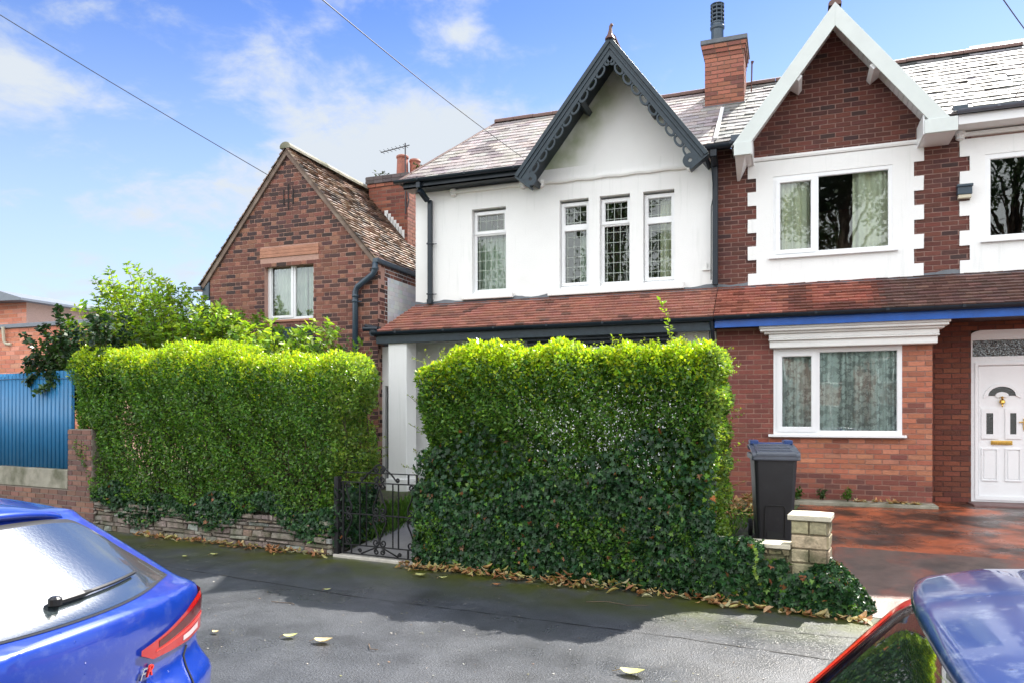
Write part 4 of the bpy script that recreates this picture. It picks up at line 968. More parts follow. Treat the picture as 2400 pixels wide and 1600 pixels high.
# =================================================================== GROUND
def gz(w):
    w = np.asarray(w, float)
    return np.interp(w, [-.02, .05, .30, 1.8, 4.9, 40], [0, .03, .07, .32, .455, .5])
def sheet(name, u0, u1, w0, w1, mat, dz=0., nu=40, nw=60, fn=gz, jz=0., kind='structure'):
    us = np.linspace(u0, u1, nu); ws = np.linspace(w0, w1, nw); U, W = np.meshgrid(us, ws)
    Z = (fn(W) if fn is not None else np.zeros_like(W))+dz+jz*NR.randn(*W.shape)
    V = kf(np.stack([U.ravel(), W.ravel(), Z.ravel()], 1)); F = []
    for j in range(nw-1):
        for i in range(nu-1): a = j*nu+i; F.append((a, a+1, a+nu+1, a+nu))
    o = link(name, fast_mesh(name, V, F, smooth=True), mat); tag(o, kind=kind); return o
def asphalt(name, base, rough, moss=None, speck=.5):
    m = mat_(name, base, rough, namp=.28, nscale=3.5, detail=8, dirt=((.022,.022,.024), 1.3, .52, .70, .6), dirt2=((.12,.12,.125), 2.3, .62, .75, .4))
    nt = m.node_tree; b = nt.nodes['Principled BSDF']; L = nt.links.new; N = nt.nodes.new
    tc = N('ShaderNodeTexCoord')
    n1 = N('ShaderNodeTexNoise'); n1.inputs['Scale'].default_value = 75; n1.inputs['Detail'].default_value = 3; L(tc.outputs['Object'], n1.inputs[0])
    v = N('ShaderNodeTexVoronoi'); v.inputs['Scale'].default_value = 120; L(tc.outputs['Object'], v.inputs[0])
    old = b.inputs['Base Color'].links[0].from_socket
    mr = N('ShaderNodeMapRange'); L(n1.outputs[0], mr.inputs[0])
    for i, q in enumerate((.3,.75,.35,1.9)): mr.inputs[1+i].default_value = q
    mx = N('ShaderNodeMix'); mx.data_type = 'RGBA'; mx.blend_type = 'MULTIPLY'; mx.inputs[0].default_value = 1; L(old, mx.inputs[6]); L(mr.outputs[0], mx.inputs[7])
    out = mx.outputs[2]
    if moss:
        # moss grows in a band along the foot of the garden walls (street-frame coordinate)
        sp = N('ShaderNodeSeparateXYZ'); L(tc.outputs['Object'], sp.inputs[0])
        # w = (x-KO0)*E2x + (y-KO1)*E2y
        a = N('ShaderNodeMath'); a.operation = 'MULTIPLY_ADD'; L(sp.outputs[0], a.inputs[0]); a.inputs[1].default_value = E2[0]; a.inputs[2].default_value = -KO[0]*E2[0]-KO[1]*E2[1]
        a2 = N('ShaderNodeMath'); a2.operation = 'MULTIPLY_ADD'; L(sp.outputs[1], a2.inputs[0]); a2.inputs[1].default_value = E2[1]; L(a.outputs[0], a2.inputs[2])
        m1 = N('ShaderNodeMapRange'); L(a2.outputs[0], m1.inputs[0])
        for i, q in enumerate((-1.3,-.25,0.,1.)): m1.inputs[1+i].default_value = q
        nz = N('ShaderNodeTexNoise'); nz.inputs['Scale'].default_value = 1.7; nz.inputs['Detail'].default_value = 8; nz.inputs['Roughness'].default_value = .7; L(tc.outputs['Object'], nz.inputs[0])
        m2 = N('ShaderNodeMapRange'); L(nz.outputs[0], m2.inputs[0])
        for i, q in enumerate((.34,.56,0.,1.)): m2.inputs[1+i].default_value = q
        f = N('ShaderNodeMath'); f.operation = 'MULTIPLY'; L(m1.outputs[0], f.inputs[0]); L(m2.outputs[0], f.inputs[1])
        m3 = N('ShaderNodeMix'); m3.data_type = 'RGBA'; L(f.outputs[0], m3.inputs[0]); L(out, m3.inputs[6]); m3.inputs[7].default_value = tuple(moss)+(1,); out = m3.outputs[2]
    L(out, b.inputs['Base Color'])
    bp = N('ShaderNodeBump'); bp.inputs['Strength'].default_value = .55; bp.inputs['Distance'].default_value = .006
    ad = N('ShaderNodeMath'); ad.operation = 'MULTIPLY_ADD'; L(v.outputs['Distance'], ad.inputs[0]); ad.inputs[1].default_value = .8; L(n1.outputs[0], ad.inputs[2]); L(ad.outputs[0], bp.inputs['Height']); L(bp.outputs[0], b.inputs['Normal'])
    nr = N('ShaderNodeTexNoise'); nr.inputs['Scale'].default_value = .9; nr.inputs['Detail'].default_value = 6; L(tc.outputs['Object'], nr.inputs[0])
    m4 = N('ShaderNodeMapRange'); L(nr.outputs[0], m4.inputs[0])
    for i, q in enumerate((.35,.65,rough-.16,rough+.12)): m4.inputs[1+i].default_value = q
    L(m4.outputs[0], b.inputs['Roughness']); return m
tag(link('ground', fast_mesh('ground', [(-900,-900,-.35),(900,-900,-.35),(900,900,-.35),(-900,900,-.35)], [(0,1,2,3)]), M['soil']), kind='structure')
M['pave'] = asphalt('damp_pavement_asphalt', (.058,.061,.067), .40, moss=(.055,.068,.006))
M['road'] = asphalt('road_asphalt', (.055,.055,.057), .55)
sheet('pavement', -60, 40, -4.1, -.0, M['pave'], fn=None, nu=60, nw=24)
sheet('road', -60, 40, -13, -4.15, M['road'], dz=-.10, fn=None, nu=12, nw=6)
mb = MB(kf)
for i in range(100): mb.box(-60+i*1.0+.004, -60+(i+1)*1.0-.004, -4.24, -4.09, -.16, .004)
tag(mb.build('kerb', M['concrete'], bevel=.015), kind='structure')
mb = MB(kf)
for i in range(100): mb.box(-60+i*1.0+.004, -60+(i+1)*1.0-.004, -13.1, -12.95, -.16, .004)
tag(mb.build('kerb', M['concrete'], bevel=.015), kind='structure')
sheet('far_pavement', -60, 40, -16, -13.1, M['pave'], fn=None, nu=4, nw=4)
sheet('garden_ground', -22, -1.0, .02, 14, M['soil'], dz=-.004, nu=80, nw=60, jz=.006)
M['drive'] = mat_('red_concrete_drive', (.46,.115,.045), .34, namp=.25, nscale=6, bump=.3, bscale=70, rvar=.16, dirt=((.022,.018,.015), 1.1, .42, .56, .94), dirt2=((.10,.08,.066), 3.8, .53, .68, .75))
sheet('driveway', -1.0, 6.5, .02, 6.6, M['drive'], nu=60, nw=70)
sheet('drive_apron', -.3, 6.5, -.05, 1.72, mat_('worn_concrete_apron', (.13,.085,.066), .40, namp=.3, nscale=4, bump=.3, bscale=70, rvar=.15, dirt=((.30,.085,.05), 1.5, .50, .64, .8), dirt2=((.05,.042,.035), 2.6, .5, .66, .7)), dz=.006, nu=50, nw=24)
sheet('garden_path', -5.86, -4.72, -.02, 5.6, M['flag'], dz=.008, nu=10, nw=60)
mb = MB(kf); mb.box(-5.95,-4.68,-.05,.12,-.02,.035); tag(mb.build('gate_threshold', mat_('pale_step', (.45,.42,.36), .8, namp=.2, nscale=8, dirt=((.2,.17,.12), 6, .5, .7, .6)), bevel=.01), kind='structure')
mb = MB(); mb.box(-.2,1.96,11.9,12.27,.2,.492); tag(mb.build('wall_foot_strip', M['concrete'], bevel=.01), kind='structure')
# sawn joint in the asphalt
def joint(name, pts, w):
    V = []; F = []
    P = []
    for i in range(len(pts)-1):
        n = 26
        for k in range(n):
            t = k/n; P.append((pts[i][0]*(1-t)+pts[i+1][0]*t, pts[i][1]*(1-t)+pts[i+1][1]*t+R.uniform(-.008,.008)))
    for (u, v) in P: h = w*R.uniform(.1,1.); V += [(u, v-h, .004), (u, v+h, .004)]
    for i in range(len(P)-1): a = 2*i; F.append((a, a+2, a+3, a+1))
    tag(link(name, fast_mesh(name, kf(V), F), mat_('bitumen_joint', (.012,.012,.012), .7)), kind='structure')
joint('pavement_joint', [(-9.5,-1.35),(-4.2,-1.55),(-1.2,-1.42),(2.6,-1.5)], .010)
joint('pavement_joint', [(-.9,-.92),(.05,-.78),(1.2,-.85),(3.5,-.8)], .008)

# =================================================================== WALLS, FENCE, GATE
def stones(mb, place, a0, a1, z0, z1, pal, h=(.05,.11), wd=(.12,.38), mortar=.012, dep=.02):
    z = z0
    while z < z1-.02:
        hh = min(R.uniform(*h), z1-z)
        if z1-(z+hh) < .03: hh = z1-z
        a = a0-R.uniform(0, .2)
        while a < a1:
            w_ = R.uniform(*wd)*R.choice([.6,1,1,1.3]); p, q = max(a, a0), min(a+w_, a1); a += w_
            if q-p < .03: continue
            d = dep*R.uniform(.1, 1.7); j = lambda: R.uniform(-.012, .012)
            A = [(p+.005+j(), z+.004+j()), (q-mortar+j(), z+.004+j()), (q-mortar+j(), z+hh-mortar+j()), (p+.005+j(), z+hh-mortar+j())]
            B = [((x-(p+q)/2)*.86+(p+q)/2, (zz-z-hh/2)*.78+z+hh/2) for x, zz in A]
            P = [place(x, zz, d+R.uniform(-.005,.005)) for x, zz in B]+[place(x, zz, d*.5) for x, zz in A]+[place(x, zz, -.01) for x, zz in A]
            mb.poly(P, [(0,1,2,3)]+[(k, 4+k, 4+(k+1) % 4, (k+1) % 4) for k in range(4)]+[(4+k, 8+k, 8+(k+1) % 4, 4+(k+1) % 4) for k in range(4)], pal())
        z += hh
kfr = lambda w: (lambda a, z, d: (a, w-d, z))
T1 = thing('garden_wall', k1(-8.4,.15), 'low rough stone garden wall under the left hedge', 'wall')
mb = MB(kf); sp_ = palette(((.21,.175,.14), 5), ((.27,.235,.195), 3), ((.16,.13,.11), 3), ((.31,.31,.29), 1), ((.22,.15,.11), 1))
mb.box(-10.76,-5.97,.012,.30,-.05,.43,(.10,.08,.065)); stones(mb, kfr(.0), -10.76,-5.97,0,.45, sp_, h=(.035,.10), dep=.03); stones(mb, lambda a, z, d: (-5.97+d, a, z), .0,.3,0,.45, sp_)
mb.build('stonework', M['stone'], T1)
T2 = thing('boundary_wall', k1(-13,.15), 'brick and stained concrete wall with end pier below the blue metal fence', 'wall')
mb = MB(kf); bb = palette(((.17,.085,.065), 5), ((.22,.11,.08), 3), ((.12,.065,.055), 3)); BBp = lambda h, z, x: bb()
mb.box(-17,-10.80,.006,.35,-.05,.585,(.24,.20,.165)); bricks(mb, kfr(0), -17,-10.80,.0,.58, pal=BBp, course=.082, L=.24)
mb.box(-11.45,-10.85,.008,.36,.585,1.55,(.24,.20,.165)); bricks(mb, kfr(0), -11.455,-10.845,.58,1.55, pal=BBp, course=.082, L=.24)
mb.build('brickwork', M['brick'], T2)
mb = MB(kf); mb.box(-17,-11.46,-.015,.30,.59,.90); mb.build('concrete_beam', M['concrete'], T2, bevel=.012)
T3 = thing('metal_fence', k1(-14,.12,.9), 'blue corrugated metal fence panel standing on the concrete beam', 'fence')
n = 1200; V = []; F = []; u = np.linspace(-17, -11.47, n)
per = .112; ph_ = (u/per) % 1; prof = .020-.045*np.clip(1-np.abs(ph_-.5)/.17, 0, 1)**.7
for i in range(n): V += [(u[i], .10-prof[i], .905+.004*math.sin(u[i]*7)), (u[i], .10-prof[i], 2.49+.006*math.sin(u[i]*3))]
for i in range(n-1): a = 2*i; F.append((a, a+2, a+3, a+1))
me = fast_mesh('corrugated_sheet', kf(V), F, smooth=False); o = link('corrugated_sheet', me, M['bluesheet'], T3); sm = o.modifiers.new('solid', 'SOLIDIFY'); sm.thickness = .004
mb = MB(kf)
for z in (1.2, 2.2): mb.box(-17,-11.5,.13,.18,z,z+.06)
for uu in (-16.4,-14.1,-11.8): mb.box(uu,uu+.07,.18,.25,.6,2.4)
mb.build('rail', M['bluesheet'], T3)
mb = MB(kf); mb.tube([(-17,.075,2.40),(-15,.075,2.37),(-13,.075,2.39),(-11.5,.075,2.36)], .004, 5); mb.build('wire', M['cable'], T3)

GT = thing('gatepost', k1(-5.92,.02), 'black painted gatepost at the end of the stone wall', 'post')
mb = MB(kf); mb.box(-5.955,-5.885,-.025,.05,0,1.0); mb.build('post', M['black'], GT, bevel=.008); 
for z in (.30,.80): mb = MB(kf); mb.box(-5.875,-5.83,.0,.02,z,z+.03); mb.build('hinge', M['black'], GT)
G = thing('iron_gate', k1(-5.3,.02,.05), 'black wrought iron scrollwork garden gate between the two hedges', 'gate')
gu0, gu1, gw = -5.83, -4.72, .012
mb = MB(kf)
def gb(u0, z0, u1, z1, w=.018, mbx=None): (mbx or mb).bar((u0, gw, z0), (u1, gw, z1), w, w, (0, 1, 0))
for z in (.055, .165, .55, .94): gb(gu0, z, gu1, z, .015)
gb(gu0+.01, 1.06, gu1, 1.06, .013)
for f in (0, 1): gb(gu0+f*(gu1-gu0), .05, gu0+f*(gu1-gu0), .95 if f == 0 else 1.06, .02)
gb(gu0+.235*1.11, .165, gu0+.235*1.11, .94, .015); gb(gu0+.76*1.11, .165, gu0+.76*1.11, .94, .015); gb(gu0+.115*1.11,.055,gu0+.115*1.11,.165); gb(gu0+.885*1.11,.055,gu0+.885*1.11,.165); gb(gu1-.12,.94,gu1-.12,1.06,.018)
mb.build('gate_frame', M['black'], G, bevel=.002)
for f in (.325, .685):
    mb = MB(kf); uu = gu0+f*1.11; n = 70; P = []
    for i in range(n):
        z = .165+(.775)*i/(n-1); tw = .9*i; hw = .0075
        P += [(uu+hw*1.41*math.cos(tw+q*math.pi/2), gw+hw*1.41*math.sin(tw+q*math.pi/2), z) for q in range(4)]
    mb.poly(P, [(4*i+q, 4*i+(q+1) % 4, 4*i+4+(q+1) % 4, 4*i+4+q) for i in range(n-1) for q in range(4)]); mb.build('twisted_bar', M['black'], G)
def spiral(cu, cz, r0, a0, turns, dirn, n=34, shrink=.28):
    out = []
    for i in range(n):
        t = i/(n-1); a = a0+dirn*turns*2*math.pi*t; r = r0*(1-(1-shrink)*t); out.append((cu+r*math.cos(a), gw, cz+r*math.sin(a)))
    return out
def scroll(path):
    mb = MB(kf); mb.tube(path, .0105, 6); return mb.build('scroll', M['black'], G, smooth=True)
def lyre(uc, half, sides=(1, -1)):
    for s in sides:
        # upper limb: from the meeting point near the top rail down to a curl above the middle rail
        c = (uc+s*.052, .60); P = [(uc+s*.006, gw, .90), (uc+s*.01, gw, .86), (uc+s*.05, gw, .74), (uc+s*.092, gw, .66)]
        sp = spiral(c[0], c[1], .048, math.radians(20 if s > 0 else 160), 1.35, -s)
        scroll(P+sp)
        scroll(spiral(uc+s*.048, .895, .036, math.radians(180 if s > 0 else 0), 1.1, -s, 22))
        c = (uc+s*.052, .50); P = [(uc+s*.006, gw, .245), (uc+s*.012, gw, .27), (uc+s*.055, gw, .37), (uc+s*.096, gw, .45)]
        sp = spiral(c[0], c[1], .048, math.radians(-20 if s > 0 else 200), 1.35, s); scroll(P+sp)
        c2 = spiral(uc+s*.055, .215, .048, math.radians(165 if s > 0 else 15), 1.3, s, 28); scroll([(uc+s*.004, gw, .26)]+c2)
lyre(gu0+.505*1.11, 0); lyre(gu0+.02, 0, (1,)) if False else None
for fu, s in ((.03, 1), (.97, -1)):
    lyre(gu0+fu*1.11+.0, 0, (s,))
uc = gu0+.505*1.11
for s in (1, -1):
    scroll([(uc, gw, 1.165), (uc+s*.05, gw, 1.15), (uc+s*.12, gw, 1.09), (uc+s*.18, gw, 1.05), (uc+s*.26, gw, .965)]+spiral(uc+s*.27, .985, .025, -1.4, 1.1, s, 18))
    scroll(spiral(uc+s*.042, 1.10, .036, math.radians(90), 1.5, -s, 26)); scroll(spiral(uc+s*.046, .985, .038, math.radians(100 if s > 0 else 80), 1.4, -s if False else s, 26))
    scroll([(uc+s*.02, gw, .165), (uc+s*.07, gw, .15)]+[(uc+s*.28, gw, .065)]); scroll(spiral(uc+s*.045, .105, .036, math.radians(90), 1.3, -s, 24)); scroll(spiral(uc+s*.30, .10, .026, 3.1, 1.2, s, 18))
# low wall and pillar on the right
T4 = thing('low_wall', k1(-.9,.1), 'low stone garden wall with pale coping, smothered in ivy beside the wheelie bin', 'wall')
mb = MB(kf); ys = palette(((.36,.31,.17), 5), ((.43,.38,.25), 3), ((.26,.22,.12), 2), ((.20,.17,.09), 1))
mb.box(-1.3,-.55,.03,.24,-.05,.52,(.22,.19,.12)); stones(mb, kfr(.02), -1.3,-.56,0,.52, ys, h=(.11,.13), wd=(.2,.4), dep=.012); mb.build('stonework', M['stone'], T4)
mb = MB(kf); mb.box(-1.3,-.56,-.0,.27,.525,.565); mb.build('coping', M['capstone'], T4, bevel=.006)
T5 = thing('gate_pillar', k1(-.4,.17), 'yellow stone gate pillar with flat pale capstone and moss stains', 'pillar')
mb = MB(kf); mb.box(-.545,-.255,.035,.325,-.05,.80,(.24,.20,.13)); P5 = lambda: jit(R.choice([(.42,.36,.22),(.46,.40,.27),(.34,.28,.17),(.27,.22,.13)]), .12)
for k in range(6):
    z = .02+k*.13; s = [(-.555,-.40),(-.40,-.245)] if k % 2 else [(-.555,-.245)]
    for (p, q) in s:
        j = lambda: R.uniform(-.006,.006)
        for pl, (a, b) in ((kfr(.03), (p, q)), (lambda a, z, d: (-.25+d, a, z), (.03,.33))):
            A = [(a+.003, z+.004), (b-.008, z+.004), (b-.008, z+.122), (a+.003, z+.122)]; B = [((x-(a+b)/2)*.94+(a+b)/2, (zz-z-.063)*.84+z+.063) for x, zz in A]
            mb.poly([pl(x, zz, .016+j()) for x, zz in B]+[pl(x, zz, .004) for x, zz in A]+[pl(x, zz, -.01) for x, zz in A], [(0,1,2,3)]+[(i, 4+i, 4+(i+1) % 4, (i+1) % 4) for i in range(4)]+[(4+i, 8+i, 8+(i+1) % 4, 4+(i+1) % 4) for i in range(4)], P5())
mb.build('stonework', M['stone'], T5)
mb = MB(kf); mb.box(-.585,-.215,-.005,.365,.80,.845); mb.poly([(-.585,-.005,.846),(-.215,-.005,.846),(-.215,.365,.846),(-.585,.365,.846),(-.44,.14,.868),(-.36,.14,.868),(-.36,.22,.868),(-.44,.22,.868)], [(0,1,5,4),(1,2,6,5),(2,3,7,6),(3,0,4,7),(4,5,6,7)]); mb.build('capstone', M['capstone'], T5, bevel=.006)

# =================================================================== FOLIAGE
def nrm(a): return a/np.maximum(np.linalg.norm(a, axis=-1, keepdims=True), 1e-9)
def leaf_quads(P, N, L, ratio=.5, out=.7, up=.3, spread=.7, fold=.25, droop=0.):
    n = len(P); rnd = NR.randn(n, 3)
    ax = nrm(N*out+rnd*spread+np.array([0,0,up-droop])); m = nrm(N*.6+np.array([0,0,.6])+NR.randn(n, 3)*.6)
    m = nrm(m-ax*np.sum(m*ax, 1, keepdims=True)); s = np.cross(ax, m); L = L[:, None]; W = L*ratio*.5
    V = np.stack([P, P+ax*L*.45+s*W+m*W*fold, P+ax*L, P+ax*L*.45-s*W+m*W*fold], 1)
    return V
def leaf_obj(name, V, col, mat, parent=None):
    n, k = V.shape[:2]; F = np.arange(n*k).reshape(n, k)
    return link(name, fast_mesh(name, V.reshape(-1, 3), F, np.repeat(col, k, 0)), mat, parent)
def shade(n, base, var=.25, alt=None, pa=.0):
    c = np.tile(np.array(base, float), (n, 1))
    if alt is not None: k = NR.rand(n) < pa; c[k] = alt
    return c*(1+var*(NR.rand(n, 1)*2-1))*(1+.08*NR.randn(n, 3))
def wob(P, f=1.): return (np.sin(P[:,0]*3.1*f+P[:,2]*2.3*f)+np.sin(P[:,1]*4.3*f-P[:,2]*3.7*f+1.3)+np.sin(P[:,0]*7.7*f+P[:,2]*6.1*f+2.))/3
def rbox(n, lo, hi, r, wts):
    """points and normals on a rounded box; wts: front,back,left,right,top"""
    lo, hi = np.array(lo, float), np.array(hi, float); d = hi-lo
    ar = np.array([d[0]*d[2], d[0]*d[2], d[1]*d[2], d[1]*d[2], d[0]*d[1]])*np.array(wts); f = NR.choice(5, n, p=ar/ar.sum())
    P = lo+NR.rand(n, 3)*d
    P[f == 0, 1] = lo[1]; P[f == 1, 1] = hi[1]; P[f == 2, 0] = lo[0]; P[f == 3, 0] = hi[0]; P[f == 4, 2] = hi[2]
    q = np.clip(P, lo+r, hi-r); q[:, 2] = np.clip(P[:, 2], lo[2]-.0, hi[2]-r)
    N = nrm(P-q+1e-9); return q+N*r, N, f
def hedge(name, label, lo, hi, topfn, n, dens=None, r=.16, sunlit_growth=.20):
    root = thing(name, k1((lo[0]+hi[0])/2, (lo[1]+hi[1])/2, 0), label, 'hedge', )
    P, N, f = rbox(n, lo, hi, r, (1.2,.55,1.1,1.2,1.25))
    dp = np.abs(NR.randn(n))*np.where(NR.rand(n) < .38, .24, .07)-.02; P = P+N*(.13*wob(P, .8)+.08*wob(P, 3.1))[:, None]-N*dp[:, None]
    P[:, 2] += topfn(P[:, 0])*np.clip((P[:, 2]-lo[2])/(hi[2]-lo[2]), 0, 1)
    if dens is not None: k = NR.rand(len(P)) < dens(P, N); P, N, f, dp = P[k], N[k], f[k], dp[k]
    n = len(P); top = hi[2]+topfn(P[:, 0])
    V = leaf_quads(P, N, NR.uniform(.030, .062, n), .54, .6, .25, .8)
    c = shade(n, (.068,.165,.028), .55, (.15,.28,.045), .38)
    # yellow-green top and shoulders: new growth, with sunlight painted into the leaf colour
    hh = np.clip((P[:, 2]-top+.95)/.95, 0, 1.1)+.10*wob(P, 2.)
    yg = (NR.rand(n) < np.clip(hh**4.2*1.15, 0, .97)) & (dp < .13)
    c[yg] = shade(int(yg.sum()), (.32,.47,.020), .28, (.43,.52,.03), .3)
    sd = (N[:, 0] > .5) & (NR.rand(n) < .7); c[sd] = shade(int(sd.sum()), (.22,.34,.06), .35)  # right flank leaves painted paler, as if lit by the sun
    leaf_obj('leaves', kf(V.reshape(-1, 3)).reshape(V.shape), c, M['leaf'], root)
    # shoots standing proud of the clipped faces
    m = int((hi[0]-lo[0])*56); VS = []; CS = []; st = MB(kf)
    for i in range(m):
        k = R.random()
        if k < .72: b = np.array([R.uniform(lo[0]+.05, hi[0]-.03), R.uniform(lo[1]+.05, hi[1]-.1), 0]); b[2] = hi[2]+topfn(np.array([b[0]]))[0]-.04; d = np.array([R.gauss(0,.25), R.gauss(-.05,.25), 1.]); ln = R.choice([.06,.08,.10,.12,.16,.2])
        elif k < .90: b = np.array([hi[0]-.03, R.uniform(lo[1], hi[1]), R.uniform(lo[2]+.3, hi[2])]); d = np.array([1., R.gauss(-.1,.3), R.uniform(-.1,.6)]); ln = R.choice([.07,.1,.14,.18])
        else: b = np.array([lo[0]+.03, R.uniform(lo[1], hi[1]), R.uniform(lo[2]+.3, hi[2])]); d = np.array([-1., R.gauss(-.1,.3), R.uniform(.1,.8)]); ln = R.choice([.08,.12,.18,.24])
        d = d/np.linalg.norm(d); tip = b+d*ln; st.tube([tuple(b), tuple(tip)], .0016, 3, cap=False)
        q = max(3, int(ln/.018))*2
        pp = b+d*ln*(np.arange(q)//2/(q/2-1+1e-6))[:, None]; nn = nrm(np.cross(np.tile(d, (q, 1)), NR.randn(q, 3))); nn[1::2] *= -1
        VS.append(leaf_quads(pp, nrm(nn+d*.5), NR.uniform(.02, .036, q), .5, 1., .1, .25)); CS.append(shade(q, (.24,.33,.03), .2))
    V = np.concatenate(VS); leaf_obj('shoots', kf(V.reshape(-1, 3)).reshape(V.shape), np.concatenate(CS), M['leaf'], root)
    # woody stems inside
    for i in range(int((hi[0]-lo[0])*34)):
        u, w = R.uniform(lo[0]+.1, hi[0]-.1), R.uniform(lo[1]+.2, hi[1]-.2); z = max(lo[2]-.1, 0); P_ = [(u, w, z)]
        for q in range(6): u += R.gauss(0,.06); w += R.gauss(0,.05); z += (hi[2]-lo[2])/6*R.uniform(.8,1.02); P_.append((min(max(u, lo[0]+.06), hi[0]-.06), min(max(w, lo[1]+.1), hi[1]-.1), min(z, hi[2]-.05)))
        st.tube(P_, [.009,.008,.007,.006,.005,.004,.003], 4, cap=False)
    st.build('stems', M['bark'], root)
    return root
HL = hedge('privet_hedge', 'tall clipped privet hedge growing above the rough stone wall', (-11.42,.02,.50), (-5.95,.95,2.46), lambda u: np.clip((-6.2-u)*.085, 0, .27)+.035*np.sin(u*2.1)+.02*np.sin(u*5.3), 118000, r=.32, sunlit_growth=.26)
def gaps(P, N):
    # threadbare middle where the house shows through
    a = np.exp(-((P[:,0]+2.5)/.8)**2-((P[:,2]-1.38)/.28)**2); b = np.clip(.5+.9*np.sin(P[:,0]*9+P[:,2]*5)*np.sin(P[:,2]*11-P[:,0]*3), 0, 1)
    return 1-np.clip(a*1.2*b**3, 0, .62)
HR = hedge('privet_hedge', 'tall thick privet hedge with bare patches, right of the iron gate', (-4.72,.03,.2), (-1.27,.92,2.41), lambda u: .04*np.sin((u+4.7)*1.1)+.025*np.sin(u*4.7+1), 150000, dens=gaps, r=.17, sunlit_growth=.26)
# one long stray shoot
def sprig(parent, base, tip, n, size, col, name='stray_shoot', bend=.05):
    b, t = np.array(base, float), np.array(tip, float); mb = MB(kf); P = [b+(t-b)*s+np.array([bend*math.sin(s*3), 0, 0]) for s in np.linspace(0, 1, 8)]
    mb.tube([tuple(p) for p in P], .0025, 4); s_ = mb.build(name, M['bark'], parent)
    s = np.linspace(.15, 1, n); pp = b+(t-b)*s[:, None]+np.stack([bend*np.sin(s*3), 0*s, 0*s], 1); nn = nrm(NR.randn(n, 3)*[1,1,.2]); nn[1::2] = -nn[0::2][:len(nn[1::2])]
    V = leaf_quads(pp, nrm(nn+[0,0,.4]), NR.uniform(size*.7, size*1.2, n), .5, 1., .1, .2); leaf_obj('leaves', kf(V.reshape(-1, 3)).reshape(V.shape), shade(n, col, .2), M['leaf'], s_)
sprig(HR, (-1.80,.4,2.36), (-1.90,.4,2.96), 40, .058, (.25,.36,.03))
for b, t in (((-4.6,.3,2.2),(-4.78,.25,2.55)), ((-4.66,.2,1.75),(-4.9,.1,2.0)), ((-4.66,.2,1.5),(-4.93,.15,1.66)), ((-3.95,.4,2.38),(-3.97,.4,2.53)), ((-1.3,.3,1.35),(-1.02,.25,1.5)), ((-1.3,.4,1.0),(-1.0,.3,1.12)), ((-1.3,.3,.72),(-1.02,.2,.80))): sprig(HR, b, t, 14, .035, (.22,.32,.035), bend=.01)
# ivy
IVT = np.array([(0,.02),(.30,-.14),(.50,.08),(.27,.26),(.50,.52),(.17,.52),(0,1.),(-.17,.52),(-.50,.52),(-.27,.26),(-.50,.08),(-.30,-.14)])
def ivy_leaves(P, N, L, droop=.9, curl=.25):
    n = len(P); m = nrm(N+NR.randn(n, 3)*.6+np.array([0,0,.25])); ax = nrm(np.array([0,0,-droop])+NR.randn(n, 3)*.55+N*.35); ax = nrm(ax-m*np.sum(ax*m, 1, keepdims=True)); s = np.cross(ax, m)
    x = IVT[:, 0][None, :, None]; y = IVT[:, 1][None, :, None]
    return P[:, None]+(s[:, None]*x+ax[:, None]*(y-.3)-m[:, None]*(curl*(x*x+.4*(y-.4)**2)))*L[:, None, None]
def ivy_col(n):
    c = shade(n, (.014,.048,.015), .45, (.030,.085,.022), .35); k = NR.rand(n) < .05; c[k] = shade(int(k.sum()), (.10,.20,.02), .3); k = NR.rand(n) < .012; c[k] = shade(int(k.sum()), (.25,.10,.04), .3); return c
def ivy_thing(label, parts, loc):
    root = thing('ivy', loc, label, 'ivy')
    Ps = np.concatenate([p for p, _ in parts]); Ns = np.concatenate([q for _, q in parts]); n = len(Ps)
    V = ivy_leaves(Ps, Ns, NR.uniform(.032, .072, n)); leaf_obj('leaves', kf(V.reshape(-1, 3)).reshape(V.shape), ivy_col(n), M['ivy'], root); return root
def sheet_pts(n, u0, u1, w, z0, ztop, bulge=.05, dmax=.10):
    u = NR.uniform(u0, u1, n); z = z0+(NR.rand(n)**.85)*(ztop(u)-z0); P = np.stack([u, np.zeros(n), z], 1); P[:, 1] = w-bulge*(.5+.5*wob(P*1.3))+NR.rand(n)*dmax
    N = np.tile(np.array([0,-1.,.15]), (n, 1))+NR.randn(n, 3)*.15; return P, nrm(N)
zt = lambda u: 1.02+.16*np.sin(u*2.1+.5)+.10*np.sin(u*5.3)-.10*np.clip(-3.9-u, 0, 1)
ivr = ivy_thing('dark glossy ivy covering the foot of the hedge right of the gate', [sheet_pts(14500, -4.74,-1.25,-.02,.02,zt,.07), sheet_pts(2200, -4.74,-1.25,-.0,.8,lambda u: 1.55+.2*np.sin(u*3),.04)], k1(-3,-.05))
P, N, f = rbox(6200, (-1.45,-.13,.02), (-.50,.26,.60), .14, (1.3,.2,.1,.2,1.3)); P = P+N*(.05*wob(P*1.7))[:, None]-N*(NR.rand(len(P))*.07)[:, None]
k = ~((P[:, 0] > -.80) & (P[:, 2] > .42)); P, N = P[k], N[k]
